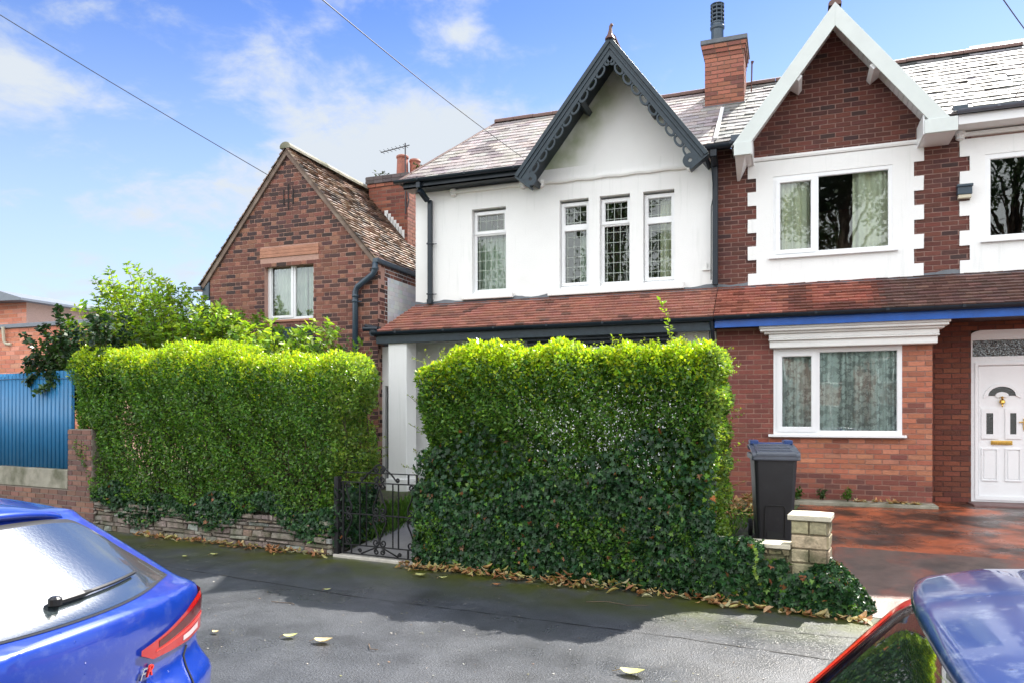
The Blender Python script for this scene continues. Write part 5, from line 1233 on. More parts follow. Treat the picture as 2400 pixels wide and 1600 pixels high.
# mound round the pillar's foot
n = 3600; th = NR.uniform(-.3, math.pi*1.15, n); rr = NR.rand(n)**.5; c0 = np.array([-.28,.12]); hh = .42*(1-rr**1.6)
P2 = np.stack([c0[0]+.42*rr*np.cos(-th), c0[1]+.36*rr*np.sin(-th), .02+hh+.03*NR.rand(n)], 1); N2 = nrm(np.stack([np.cos(-th)*rr, np.sin(-th)*rr, .5+0*th], 1))
k = ~((np.abs(P2[:, 0]+.40) < .15) & (P2[:, 1] > .02)); P2, N2 = P2[k], N2[k]
n = 1500; u = NR.uniform(-.62,-.02, n); P3 = np.stack([u, -.10-.10*NR.rand(n), NR.rand(n)*.34*np.clip(1.15-np.abs(u+.35)*1.4, .2, 1)], 1); N3 = nrm(np.tile([0,-1.,.5], (n, 1))+NR.randn(n, 3)*.2)
ivl = ivy_thing('mound of ivy spilling over the low wall and round the stone gate pillar', [(P, N), (P2, N2), (P3, N3)], k1(-.7,0))
for u0 in (-.86,):
    n = 13; t = np.linspace(0, 1, n); P = np.stack([u0+.05*t+.02*np.sin(t*7), np.full(n, -.16)-.02*t, .56-.34*t], 1); V = ivy_leaves(P, np.tile([0,-1.,.2], (n, 1)), NR.uniform(.03,.05, n)); leaf_obj('trailing_stem', kf(V.reshape(-1, 3)).reshape(V.shape), shade(n, (.16,.25,.03), .3), M['ivy'], ivl)
zt2 = lambda u: .62+.09*np.sin(u*2.3)+.07*np.sin(u*6)
def hang(n):
    u = NR.uniform(-10.8,-5.95, n); low = .29-.13*np.sin(u*3.7)-.10*np.sin(u*1.3+1)-.10*(u > -6.9); z = low+(zt2(u)-low)*NR.rand(n)**.7; P = np.stack([u, -.05+.09*NR.rand(n), z], 1); return P, nrm(np.tile([0,-1.,.2], (n, 1))+NR.randn(n, 3)*.2)
ivh = ivy_thing('ivy hanging over the stone wall beneath the left hedge', [hang(10500), (lambda P: (P, nrm(np.tile([.8,-.6,.2], (len(P), 1))+NR.randn(len(P), 3)*.3)))(np.stack([-5.96+.08*NR.rand(1500), NR.uniform(-.03,.8,1500), NR.uniform(.1,.85,1500)], 1))], k1(-8.4,0,.4))
# large shrub behind the left hedge
def shrub(name, label, cat, base, tips, leafs, size, cols, mat='shrubleaf', rad0=.02, droop=.1, yg=None, ratio=.42):
    root = thing(name, k1(*base), label, cat); st = MB(kf); VS = []; CS = []
    for (b, t) in tips:
        b, t = np.array(b, float), np.array(t, float); mid = (b+t)/2+np.array([R.gauss(0,.12), R.gauss(0,.12), .12]); S_ = np.linspace(0, 1, 9)
        C = ((1-S_)**2)[:, None]*b+(2*S_*(1-S_))[:, None]*mid+(S_**2)[:, None]*t
        st.tube([tuple(p) for p in C], list(np.linspace(rad0*.55, .003, 9)), 4, cap=False)
        q = int(leafs*R.uniform(.8,1.2)); s = 1-NR.rand(q)**1.3*.78; pp = ((1-s)**2)[:, None]*b+(2*s*(1-s))[:, None]*mid+(s**2)[:, None]*t+NR.randn(q, 3)*.02
        dv = nrm((t-mid)[None]); nn = nrm(np.cross(np.tile(dv, (q, 1)), NR.randn(q, 3))); VS.append(leaf_quads(pp, nrm(nn+dv*.35), NR.uniform(size*.6, size*1.2, q), ratio, 1., -droop, .25, .2)); CS.append(shade(q, cols[R.randrange(len(cols))], .3))
    V = np.concatenate(VS); leaf_obj('leaves', kf(V.reshape(-1, 3)).reshape(V.shape), np.concatenate(CS), M[mat], root); st.build('branches', M['bark'], root); return root
OUT = [(-13.9,3.45),(-13.1,3.95),(-12.75,4.35),(-12.3,4.5),(-11.8,4.35),(-11.1,4.1),(-10.5,3.85),(-9.6,3.6),(-8.8,3.2),(-8.0,2.95),(-7.5,2.75)]
def ztop(u): return float(np.interp(u, [a for a, _ in OUT], [b for _, b in OUT]))
tips = []
for i in range(330):
    u = R.uniform(-13.4,-7.3); zt_ = ztop(u); t = (u, R.uniform(1.15,2.6), zt_-.08-abs(R.gauss(0,.38)) if R.random() < .8 else R.uniform(2.4, zt_)); b = (u*.62+.38*-10.6+R.uniform(-.4,.4), 2.0, R.uniform(.6,1.8)); tips.append((b, t))
for u, z in ((-12.75,4.42),(-12.25,4.55),(-12.0,4.5),(-11.6,4.33),(-13.1,4.0),(-12.95,4.15),(-11.2,4.2),(-12.5,4.3),(-10.7,3.95)): tips.append(((u+.5,1.8,2.6), (u,1.55,z)))
shrub('garden_shrub', 'large loose green shrub rising behind the left hedge', 'shrub', (-10.4,2,.3), tips+[((-9.2,2.0,1.),(R.uniform(-9.6,-7.2),R.uniform(1.1,2.2),R.uniform(2.5,3.25))) for _ in range(70)]+[((-11.2,1.9,1.2),(R.uniform(-13.3,-9.4),R.uniform(.95,1.9),R.uniform(2.65,3.6))) for _ in range(130)], 88, .115, [(.14,.26,.022),(.22,.36,.028),(.30,.44,.03),(.09,.18,.022)])
tips = []
for i in range(125):
    u = R.uniform(-12.9,-10.7); z = R.uniform(2.35,3.45) if u > -12.3 else R.uniform(2.5,3.2); tips.append(((-11.5+R.uniform(-.3,.3),.6,1.6), (u, R.uniform(.0,.9), z)))
tips += [((-12.2,.5,2.8),(-12.35,.4,3.6)), ((-12.2,.5,2.8),(-12.7,.3,3.25)), ((-12.0,.3,2.6),(-12.85,.15,2.58)), ((-12.0,.2,2.5),(-12.6,.05,2.30)), ((-11.8,.2,2.4),(-12.3,.0,2.15))]
shrub('climber', 'dark leafy climber spilling over the end of the blue metal fence', 'climber', (-11.5,.6,.3), tips, 105, .09, [(.022,.052,.020),(.030,.066,.022),(.05,.10,.022)], mat='ivy', ratio=.72, droop=.3)
tips = [((-8.0,1.9,1.2),(R.uniform(-8.3,-6.9), R.uniform(1.3,2.4), R.uniform(2.2,2.78))) for i in range(60)]
shrub('low_bush', 'small bush behind the gate end of the left hedge, under the downpipe', 'shrub', (-7.6,1.9,.3), tips, 60, .06, [(.12,.20,.03),(.09,.16,.03)])
tips = [((-8.65,15.5,7.2) , (0,0,0))]
# self-sown weed on the far chimney
root = None
wd = thing('rooftop_weed', (-8.0,15.3,7.1), 'straggly self-sown weed growing beside the far chimney pots', 'weed'); VS = []; mb = MB()
for i in range(7):
    t = np.array([-7.95+R.uniform(-.1,.75), 15.2, 7.15+R.uniform(.1,.6)]) if i < 5 else np.array([-8.85+R.uniform(-.2,.1),15.0,7.35]); b = np.array([-8.1,15.3,7.05]) if i < 5 else np.array([-8.5,15.1,7.1]); mb.tube([tuple(b), tuple((b+t)/2+[0,0,.05]), tuple(t)], .005, 4)
    q = 16; s = NR.rand(q); pp = b+(t-b)*(.35+.65*s)[:, None]+NR.randn(q, 3)*.05; VS.append(leaf_quads(pp, nrm(NR.randn(q, 3)), NR.uniform(.05,.1, q), .45))
V = np.concatenate(VS); leaf_obj('leaves', V, shade(len(V), (.03,.05,.018), .3), M['shrubleaf'], wd); mb.build('stems', M['bark'], wd)

# weeds at the foot of the bay, grass in the front garden
def weed(name, label, x, y, z, h, n, size, col, grp=None, cat='weed'):
    r = thing(name, (x, y, z), label, cat, grp); VS = []; mb = MB()
    for i in range(n):
        a = R.uniform(0, 6.28); t = np.array([x+R.uniform(.02,.10)*math.cos(a), y-.02+R.uniform(.0,.06)*math.sin(a), z+h*R.uniform(.4,1.)]); b = np.array([x, y, z]); mb.tube([tuple(b), tuple((b+t)/2+[0,0,.02]), tuple(t)], .003, 4)
        q = 9; s = .3+.7*NR.rand(q); VS.append(leaf_quads(b+(t-b)*s[:, None], nrm(NR.randn(q, 3)+[0,0,.3]), NR.uniform(size*.6,size*1.2, q), .5))
    V = np.concatenate(VS); leaf_obj('leaves', V, shade(len(V), col, .3), M['shrubleaf'], r); mb.build('stems', M['bark'], r)
weed('wall_weed', 'leafy green weed at the foot of the bay, nearest the wheelie bin', .10, 12.12, .49, .17, 12, .075, (.07,.15,.03)); weed('wall_weed', 'dark fern-like weed at the foot of the bay, middle of the three weeds', .47, 12.16, .49, .19, 12, .05, (.05,.10,.03)); weed('wall_weed', 'bright upright weed at the foot of the bay, rightmost of the three weeds', .81, 12.1, .49, .20, 12, .06, (.09,.18,.03))
def grass_patch(name, label, cells):
    VS = []; CS = []
    for (u0, u1, w0, w1, n, h) in cells:
        b = np.stack([NR.uniform(u0,u1,n), NR.uniform(w0,w1,n), np.zeros(n)], 1); b[:, 2] = gz(b[:, 1]); d = NR.randn(n, 3)*[.35,.35,0]+[0,0,1.]; L = NR.uniform(.4,1.,n)*h
        s = nrm(np.cross(d, NR.randn(n, 3)))*.006; m = b+d*L[:, None]*.6; t = b+d*L[:, None]+NR.randn(n, 3)*[.03,.03,0]; VS.append(np.stack([b-s, b+s, m+s*.7, t], 1)); CS.append(shade(n, (.09,.19,.03), .35))
    V = np.concatenate(VS); o = leaf_obj(name, kf(V.reshape(-1, 3)).reshape(V.shape), np.concatenate(CS), M['shrubleaf']); tag(o, label, 'grass', kind='stuff')
grass_patch('grass', 'rough grass and weeds edging the garden path behind the gate', [(-6.6,-5.75,.5,4.5,2600,.22), (-5.1,-4.5,2.0,4.9,1500,.25), (-4.8,-1.4,.9,3.5,2500,.15), (-6.6,-4.2,4.0,4.9,1600,.28)])
# fallen leaves
def dead_leaf(P, yaw, L, col, curl, tilt, ratio=.5):
    """curled leaf blade as a 5x3 grid"""
    VS = []
    for i in range(5):
        t = i/4; wv = math.sin(math.pi*min(1, t*.92+.05))**.8*ratio*L*.5
        for k in (-1, 0, 1):
            x = (t-.5)*L; y = k*wv; z = curl[0]*L*((t-.5)**2)*2+curl[1]*abs(k)*wv*1.1+.003
            z2 = z+x*math.sin(tilt); VS.append((P[0]+x*math.cos(yaw)-y*math.sin(yaw), P[1]+x*math.sin(yaw)+y*math.cos(yaw), P[2]+z2))
    F = [(i*3+k, i*3+k+1, i*3+k+4, i*3+k+3) for i in range(4) for k in range(2)]
    return VS, F
BR = [(.42,.24,.10),(.35,.17,.075),(.48,.33,.16),(.30,.14,.06),(.46,.40,.16),(.26,.22,.06),(.40,.36,.20)]
def litter(name, label, spots):
    mb = MB(kf)
    for (u, w, z) in spots:
        L = R.uniform(.05,.125); v, f = dead_leaf((u, w, z), R.uniform(0, 6.28), L, None, (R.uniform(-.3,.9), R.uniform(-.2,.9)), R.uniform(-.5,.5), R.uniform(.35,.6)); mb.poly(v, f, jit(R.choice(BR), .2))
    o = mb.build(name, M['litter'], smooth=False); tag(o, label, 'leaf litter', kind='stuff')
sp = []
for i in range(310):
    u = R.uniform(-4.85,-.95); d = abs(R.gauss(0,.085)); heap = 1+1.2*math.exp(-((u+2.45)/.4)**2)+.5*math.exp(-((u+3.6)/.3)**2); sp.append((u, -.10-d, .005+R.random()*.06*heap*math.exp(-d*6)))
for i in range(60): sp.append((R.uniform(-1.2,.1), -.22-abs(R.gauss(0,.05)), .005+R.random()*.02))
litter('leaf_litter', 'drift of brown fallen leaves along the foot of the ivied hedge', sp)
sp = [(R.uniform(-9.6,-6.0), -.04-abs(R.gauss(0,.09)), .005+R.random()*.04) for i in range(190)]; litter('leaf_litter', 'brown fallen leaves gathered along the foot of the stone wall', sp)
sp = []
for i in range(420):
    a, r_ = R.uniform(0, 6.28), R.random()**.6; u = -1.55+.55*r_*math.cos(a); w = 3.6+.75*r_*math.sin(a); sp.append((u, w, float(gz(w))+.02+.26*(1-r_)*R.uniform(.5,1)))
litter('leaf_pile', 'heap of dry yellow-brown leaves behind the right hedge, beside the wheelie bin', sp)
sp = [(R.uniform(-.3,1.0)+.0, R.uniform(4.2,4.75), .0) for i in range(0)]
sp = [(lambda x, y: ((x-KO[0])*E1[0]+(y-KO[1])*E1[1], (x-KO[0])*E2[0]+(y-KO[1])*E2[1], .497))(R.uniform(.9,1.75), R.uniform(11.95,12.2)) for i in range(60)]; litter('leaf_litter', 'scatter of dry leaves along the foot of the brick bay', sp)
sp = [(R.uniform(-5.6,-4.7), R.uniform(3.2,4.6), float(gz(4.))+.02+.05*R.random()) for i in range(160)]; litter('leaf_litter', 'dry leaves lying at the house end of the garden path', sp)
FL = [(-3.60,-2.84,.15,'large pale curled leaf on the sunlit pavement, nearest the left car','y'),(-3.92,-2.86,.11,'small folded yellow-green leaf beside the large pale leaf','g'),(-4.54,-3.05,.07,'small cream leaf on a stalk behind the blue car','y'),(-1.26,-2.42,.17,'big yellow-green curled leaf at the bottom edge of the pavement','g'),(-4.75,-1.5,.07,'little pale leaf in the hedge shade, in line with the gate','g'),(-4.30,-.52,.14,'rolled pale green leaf below the gate corner','g'),(-4.02,-.50,.09,'flat green leaf beside the rolled leaf','g'),(-7.5,-.97,.11,'flat yellow-green leaf on the shaded pavement before the stone wall','g'),(-7.3,-.70,.12,'upper yellow-green leaf nearer the stone wall','g'),(-3.35,-.52,.09,'orange-brown narrow leaf on the dark pavement below the ivy','b')]
for (u, w, L, lab, k) in FL:
    mb = MB(kf); c = {'y': (.62,.50,.28), 'g': (.50,.52,.20), 'b': (.48,.20,.09)}[k]; yaw = R.uniform(-.6,.6)
    v, f = dead_leaf((u, w, .012), yaw, L, None, (.35,.30), .08, .66); mb.poly(v, f, jit(c, .1)); mb.tube([(u-L*.5*math.cos(yaw), w-L*.5*math.sin(yaw), .03), (u-L*.85*math.cos(yaw), w-L*.85*math.sin(yaw)+.01, .008)], .0022, 4, col=jit((.4,.25,.1), .1))
    tag(mb.build('fallen_leaf', M['litter'], smooth=True), lab, 'leaf', 'single fallen leaves on the pavement')
TW = [([(-2.28,-.72),(-2.12,-.64),(-1.9,-.66),(-1.72,-.58)],'long thin bent twig on the shaded pavement below the ivy'),([(-3.25,-2.72),(-3.17,-2.82),(-3.10,-2.80)],'short forked twig on the sunlit pavement near the large pale leaf'),([(-4.9,-2.1),(-4.7,-2.05),(-4.62,-2.08)],'small thin twig at the edge of the hedge shadow')]
for pts, lab in TW:
    mb = MB(kf); mb.tube([(u+R.uniform(-.01,.01), w+R.uniform(-.01,.01), .006+R.random()*.01) for u, w in pts], [.004,.0035,.003,.002][:len(pts)], 5); tag(mb.build('twig', M['twig']), lab, 'twig')
crumbs = MB(kf)
for i in range(620):
    u, w = R.uniform(-7,2.6), R.uniform(-3.4,-.3); s = R.choice([.004,.006,.008,.012]); a = R.uniform(0, 3.1); c = R.choice([(.5,.45,.35),(.35,.2,.1),(.55,.53,.48),(.3,.28,.12)])
    crumbs.poly([(u+s*math.cos(a), w+s*math.sin(a), .004), (u-s*.6*math.sin(a), w+s*.6*math.cos(a), .005), (u-s*math.cos(a), w-s*math.sin(a), .009), (u+s*.6*math.sin(a), w-s*.6*math.cos(a), .005)], [(0,1,2,3)], jit(c, .2))
tag(crumbs.build('leaf_crumbs', M['litter']), 'tiny bits of leaf and grit scattered over the pavement', 'debris', kind='stuff')

# =================================================================== WHEELIE BIN
BN = thing('wheelie_bin', (-.18,9.15,.335), 'dark grey wheelie bin with faded blue lid on the red drive', 'bin')
BX, BYY, BZ, BA = -.185, 9.17, .335, rad(7)
def bxf(P):
    P = np.asarray(P, float); Q = P.copy(); Q[:, 0] = BX+P[:, 0]*.9*math.cos(BA)-P[:, 1]*math.sin(BA); Q[:, 1] = BYY+P[:, 0]*.9*math.sin(BA)+P[:, 1]*math.cos(BA); Q[:, 2] = BZ+P[:, 2]; return Q
mb = MB(bxf)
def loft(mb, secs):
    base = len(mb.v); m = None
    for (z, x0, x1, y0, y1, r) in secs:
        P = []
        for cx, cy, a0 in ((x1-r, y0+r, -90), (x1-r, y1-r, 0), (x0+r, y1-r, 90), (x0+r, y0+r, 180)):
            for k in range(4): t = rad(a0+30*k); P.append((cx+r*math.cos(t), cy+r*math.sin(t), z))
        mb.v.extend(P); m = len(P)
    for i in range(len(secs)-1):
        for k in range(m): mb.f.append((base+i*m+k, base+i*m+(k+1) % m, base+(i+1)*m+(k+1) % m, base+(i+1)*m+k)); mb.c.append(None)
    mb.f.append(tuple(base+k for k in range(m-1,-1,-1))); mb.c.append(None); mb.f.append(tuple(base+(len(secs)-1)*m+k for k in range(m))); mb.c.append(None)
loft(mb, [(.02,-.205,.205,-.26,.20,.03),(.08,-.21,.21,-.265,.22,.035),(.92,-.255,.255,-.33,.33,.045),(.93,-.262,.262,-.337,.337,.045)])
mb.build('body', M['binbody'], BN, smooth=False, bevel=.004)
mb = MB(bxf); loft(mb, [(.925,-.285,.285,-.36,.345,.03),(.94,-.29,.29,-.365,.35,.03),(.985,-.288,.288,-.362,.35,.03),(.99,-.28,.28,-.355,.345,.03)]); mb.build('rim', M['bingrey'], BN, bevel=.004)
mb = MB(bxf)
ou = [(-.125,.06),(.115,.06),(.115,.38),(.095,.415),(-.10,.415),(-.125,.38)]
for i, (a, b) in enumerate(zip(ou[1:], ou[2:]+ou[:1])):
    if i == len(ou)-1: continue
    fy = lambda z: -.262-(z-.08)*.0775
    mb.bar((a[0], fy(a[1])-.004, a[1]), (b[0], fy(b[1])-.004, b[1]), .014, .02, (0,1,0))
mb.bar((-.125,-.267,.06),(-.125,-.289,.38),.014,.02,(0,1,0))
mb.build('front_moulding', M['rubber'], BN, bevel=.004)
mb = MB(bxf); mb.box(-.10,.09,-.272,-.25,.03,.115); mb.build('foot_recess', M['rubber'], BN)
lid = MB(bxf); P = []
loft(lid, [(.985,-.283,.283,-.36,.35,.04)]*2)
lid = MB(bxf)
prof = [(-.37,.985),(-.36,1.01),(-.20,1.035),(-.0,1.065),(.18,1.085),(.30,1.085),(.36,1.06)]
for x0, x1, dz in ((-.285,-.23,.0),(-.23,.23,.012),(.23,.285,.0)):
    for (a, b) in zip(prof[:-1], prof[1:]):
        lid.poly([(x0,a[0],a[1]+dz-.022),(x1,a[0],a[1]+dz-.022),(x1,b[0],b[1]+dz-.022),(x0,b[0],b[1]+dz-.022),(x0,a[0],a[1]+dz),(x1,a[0],a[1]+dz),(x1,b[0],b[1]+dz),(x0,b[0],b[1]+dz)], [(0,3,2,1),(4,5,6,7),(0,1,5,4),(1,2,6,5),(2,3,7,6),(3,0,4,7)])
for y, z in ((-.30,1.035),(-.15,1.058),(.02,1.083)): lid.bar((-.19,y,z),(.19,y,z),.02,.014,(0,0,1))
lo = lid.build('lid', M['bingrey'], BN, bevel=.004)
mb = MB(bxf); mb.box(-.24,.24,.16,.37,1.085,1.105); mb.box(-.265,-.16,.14,.40,1.085,1.135); mb.box(.16,.265,.14,.40,1.085,1.135); mb.tube([(-.27,.40,1.03),(.27,.40,1.03)], .018, 8); mb.build('lid_hinge', M['binblue'], BN, bevel=.01)
for s in (-1, 1):
    mb = MB(bxf); mb.tube([(s*.235,.20,.10),(s*.285,.20,.10)], .10, 18); wh = mb.build('wheel', M['rubber'], BN, bevel=.008); mb = MB(bxf); mb.tube([(s*.284,.20,.10),(s*.292,.20,.10)], .045, 12); mb.build('hub', M['bingrey'], wh)
# =================================================================== CABLES
def cable(pts, lab, r=.011):
    P = []; (a, b) = (np.array(pts[0], float), np.array(pts[1], float))
    for t in np.linspace(0, 1, 24): p = a+(b-a)*t; P.append((p[0], p[1], p[2]-.25*math.sin(math.pi*t)*np.linalg.norm(b-a)/30))
    mb = MB(); mb.tube(P, r, 6); tag(mb.build('overhead_cable', M['cable']), lab, 'cable')
def far(a, b, k): a, b = np.array(a), np.array(b); return tuple(b+(b-a)*k)
cable([(-9.71,12.2,6.53), far((-9.71,12.2,6.53), (-12.777,9,8.743), .8)], 'overhead cable running from the brick gable house up to the top left of the sky', .008)
cable([(-4.31,12.16,6.20), far((-4.29,12.15,6.24), (-4.043,6,5.668), .4)], 'overhead cable reaching the foot of the black bargeboard from the top of the picture', .0055)
cable([(3.6,14.0,7.75), far((3.126,12.5,7.206), (1.857,9,6.498), 1.2)], 'short stretch of overhead cable in the top right corner of the sky', .008)
# =================================================================== ACROSS THE ROAD (seen in the window panes)
def tree(label, x, y, h, rx, n, col, seed):
    root = thing('street_tree', (x, y, 0), label, 'tree'); rs = np.random.RandomState(seed); rr = random.Random(seed); mb = MB()
    mb.tube([(x,y,-.3),(x+.1,y,h*.3),(x-.1,y+.1,h*.55),(x,y,h*.85)], [.30,.24,.16,.05], 10); VS = []
    blobs = []
    for i in range(34):
        a = rr.uniform(0, 6.28); t = rr.random(); z = h*(.28+.70*t); r_ = rx*math.sin(math.pi*min(1, .22+t*.72))*rr.uniform(.35,1); c = np.array([x+r_*math.cos(a), y+r_*math.sin(a), z]); blobs.append((c, rr.uniform(.7,1.5)))
        mb.tube([(x, y, z*.72), tuple((c+[x, y, z*.8])/2+[0,0,.2]), tuple(c)], [.08,.05,.015], 5, cap=False)
    for c, r_ in blobs:
        q = n//34; d = nrm(rs.randn(q, 3)); P = c+d*r_*(rs.rand(q, 1)**.4)*[1,1,.8]; VS.append(leaf_quads(P, d, rs.uniform(.12,.24, q), .6, .6, -.1, .8))
    V = np.concatenate(VS); leaf_obj('crown', V, shade(len(V), col, .4), M['shrubleaf'], root); mb.build('trunk', M['bark'], root)
tree('tall street tree across the road, reflected in the middle leaded windows', -8.0, -10.5, 14, 3.6, 15000, (.05,.10,.02), 3); tree('dark street tree across the road, reflected in the big upper window', 2.2, -9.5, 13.5, 3.8, 16000, (.025,.055,.018), 5); tree('street tree across the road, reflected in the far right upper window', 8.6, -10, 14, 3.4, 12000, (.03,.06,.02), 8); tree('pale street tree across the road, reflected in the leftmost leaded window', -15.5, -11, 10.5, 3.4, 10000, (.08,.13,.03), 9)
H5 = thing('opposite_house', (2, -19, 0), 'brick house across the road, reflected in the lace-curtained window', 'house')
mb = MB(); mb.box(-6,10,-26,-18,0,5.4); ow = mb.build('wall', mat_('plain_red_brick', (.30,.13,.09), .85, namp=.25, nscale=9), H5)
mb = MB(); mb.poly([(-6.3,-17.6,5.3),(10.3,-17.6,5.3),(10.3,-22,8.6),(-6.3,-22,8.6),(10.3,-26.4,5.3),(-6.3,-26.4,5.3)], [(0,1,2,3),(3,2,4,5),(0,3,5),(1,4,2)]); mb.build('roof', M['terracotta'], H5)
for x in (-4,-1,2,5,8):
    for z in (1.0,3.4):
        mb = MB(); slab_holes(mb, x-.8,x+.8,-18.02,-17.92,z,z+1.4,[(x-.7,x-.03,z+.08,z+1.32),(x+.03,x+.7,z+.08,z+1.32)]); wo = mb.build('window', M['upvc'], H5); mb = MB(); mb.box(x-.72,x+.72,-17.995,-17.985,z+.06,z+1.34); mb.build('pane', M['rubber'], wo)
# =================================================================== CARS
def poly_sdf(px, pz, P):
    P = np.asarray(P, float); d = np.full(px.shape, 1e9); s = np.ones(px.shape)
    n = len(P)
    for i in range(n):
        a, b = P[i], P[i-1]; ex, ez = b[0]-a[0], b[1]-a[1]; wx, wz = px-a[0], pz-a[1]
        t = np.clip((wx*ex+wz*ez)/(ex*ex+ez*ez), 0, 1); bx, bz = wx-ex*t, wz-ez*t; d = np.minimum(d, bx*bx+bz*bz)
        c1 = pz >= a[1]; c2 = pz < b[1]; c3 = ex*wz > ez*wx
        fl = (c1 & c2 & c3) | (~c1 & ~c2 & ~c3); s = np.where(fl, -s, s)
    return s*np.sqrt(d)
def smax(a, b, k): h = np.clip(.5+.5*(a-b)/k, 0, 1); return b+(a-b)*h+k*h*(1-h)
def smin(a, b, k): return -smax(-a, -b, k)
class Car:
    def __init__(s, side, secz, secw, bow, L, wheels, wr=.33, k=.06, crown=.05, extra=None, rround=.03):
        s.side, s.secz, s.secw, s.bow, s.L, s.wheels, s.wr, s.k, s.crown, s.extra, s.rr = side, secz, secw, bow, L, wheels, wr, k, crown, extra, rround
    def f(s, P, arches=True):
        x, y, z = P[..., 0], P[..., 1], P[..., 2]; ay = np.abs(y)
        b = s.bow*(ay/.88)**2.4; xx = np.where(x < s.L*.5, x-b*np.clip(1-x/(s.L*.5), 0, 1), x+b*np.clip((x-s.L*.5)/(s.L*.5), 0, 1))
        zz = z+s.crown*(ay/.7)**2*np.clip((z-.9)/.4, 0, 1)
        d1 = poly_sdf(xx, zz, s.side)-s.rr
        w = np.interp(z, s.secz, s.secw); d2 = (ay-w)*.9
        d = smax(d1, d2, s.k)
        if s.extra is not None: d = smin(d, s.extra(P), .03)
        if arches:
            for wx in s.wheels:
                c = np.sqrt((x-wx)**2+(z-s.wr)**2)-(s.wr+.055); d = smax(d, -np.maximum(c, .62-ay), .02)
        return d
    def grad(s, P, e=.004):
        g = np.stack([s.f(P+np.array(v)*e)-s.f(P-np.array(v)*e) for v in ((1,0,0),(0,1,0),(0,0,1))], -1); return nrm(g)
    def mesh(s, h=.04):
        lo = np.array([-.25,-1.02,.10]); hi = np.array([s.L+.2,1.02,1.66]); n = ((hi-lo)/h).astype(int)+1
        ax = [lo[i]+h*np.arange(n[i]) for i in range(3)]; G = np.stack(np.meshgrid(*ax, indexing='ij'), -1); D = s.f(G); I = D < 0
        c = [slice(0, -1), slice(1, None)]; cnt = np.zeros(tuple(n-1)); acc = np.zeros(tuple(n-1)+(3,)); cor = [(a, b, d) for a in (0,1) for b in (0,1) for d in (0,1)]
        for i in range(8):
            for j in range(i+1, 8):
                df = [k for k in range(3) if cor[i][k] != cor[j][k]]
                if len(df) != 1: continue
                A = D[c[cor[i][0]], c[cor[i][1]], c[cor[i][2]]]; B = D[c[cor[j][0]], c[cor[j][1]], c[cor[j][2]]]; x = (A < 0) != (B < 0)
                t = np.where(x, A/np.where(x, A-B, 1), 0)
                pa = G[c[cor[i][0]], c[cor[i][1]], c[cor[i][2]]]; pb = G[c[cor[j][0]], c[cor[j][1]], c[cor[j][2]]]
                acc += np.where(x[..., None], pa+(pb-pa)*t[..., None], 0); cnt += x
        act = cnt > 0; idx = -np.ones(cnt.shape, int); idx[act] = np.arange(act.sum()); V = acc[act]/cnt[act][:, None]
        F = []
        for a in range(3):
            b, d = (a+1) % 3, (a+2) % 3
            s0 = [slice(None)]*3; s1 = [slice(None)]*3; s0[a] = slice(0, -1); s1[a] = slice(1, None)
            e = np.argwhere(I[tuple(s0)] != I[tuple(s1)]); e = e[(e[:, b] > 0) & (e[:, d] > 0) & (e[:, b] < n[b]-1) & (e[:, d] < n[d]-1)]
            ins = I[tuple(s0)][tuple(e.T)]
            q = []
            for db, dd in ((-1,-1),(0,-1),(0,0),(-1,0)): k = e.copy(); k[:, b] += db; k[:, d] += dd; q.append(idx[tuple(k.T)])
            q = np.stack(q, 1); q[~ins] = q[~ins][:, ::-1]; F.append(q)
        for _ in range(4): V = V-s.grad(V)*s.f(V)[:, None]*.9
        return V, np.concatenate(F)
    def cast(s, O, Dr, off=.004, iters=60):
        O = np.asarray(O, float); Dr = nrm(np.asarray(Dr, float)); t = np.zeros(O.shape[:-1])
        for _ in range(iters): t = t+s.f(O+Dr*t[..., None], False)*.8
        P = O+Dr*t[..., None]
        return P+s.grad(P)*off
def grid_faces(n, m): return [(i*m+j, i*m+j+1, (i+1)*m+j+1, (i+1)*m+j) for i in range(n-1) for j in range(m-1)]
def car_xf(o, yaw, dz=-.10, zs=1.):
    c_, s_ = math.cos(yaw), math.sin(yaw)
    def f(P): P = np.asarray(P, float); Q = P.copy(); Q[:, 0] = o[0]+P[:, 0]*c_-P[:, 1]*s_; Q[:, 1] = o[1]+P[:, 0]*s_+P[:, 1]*c_; Q[:, 2] = P[:, 2]*zs+dz; return Q
    return f
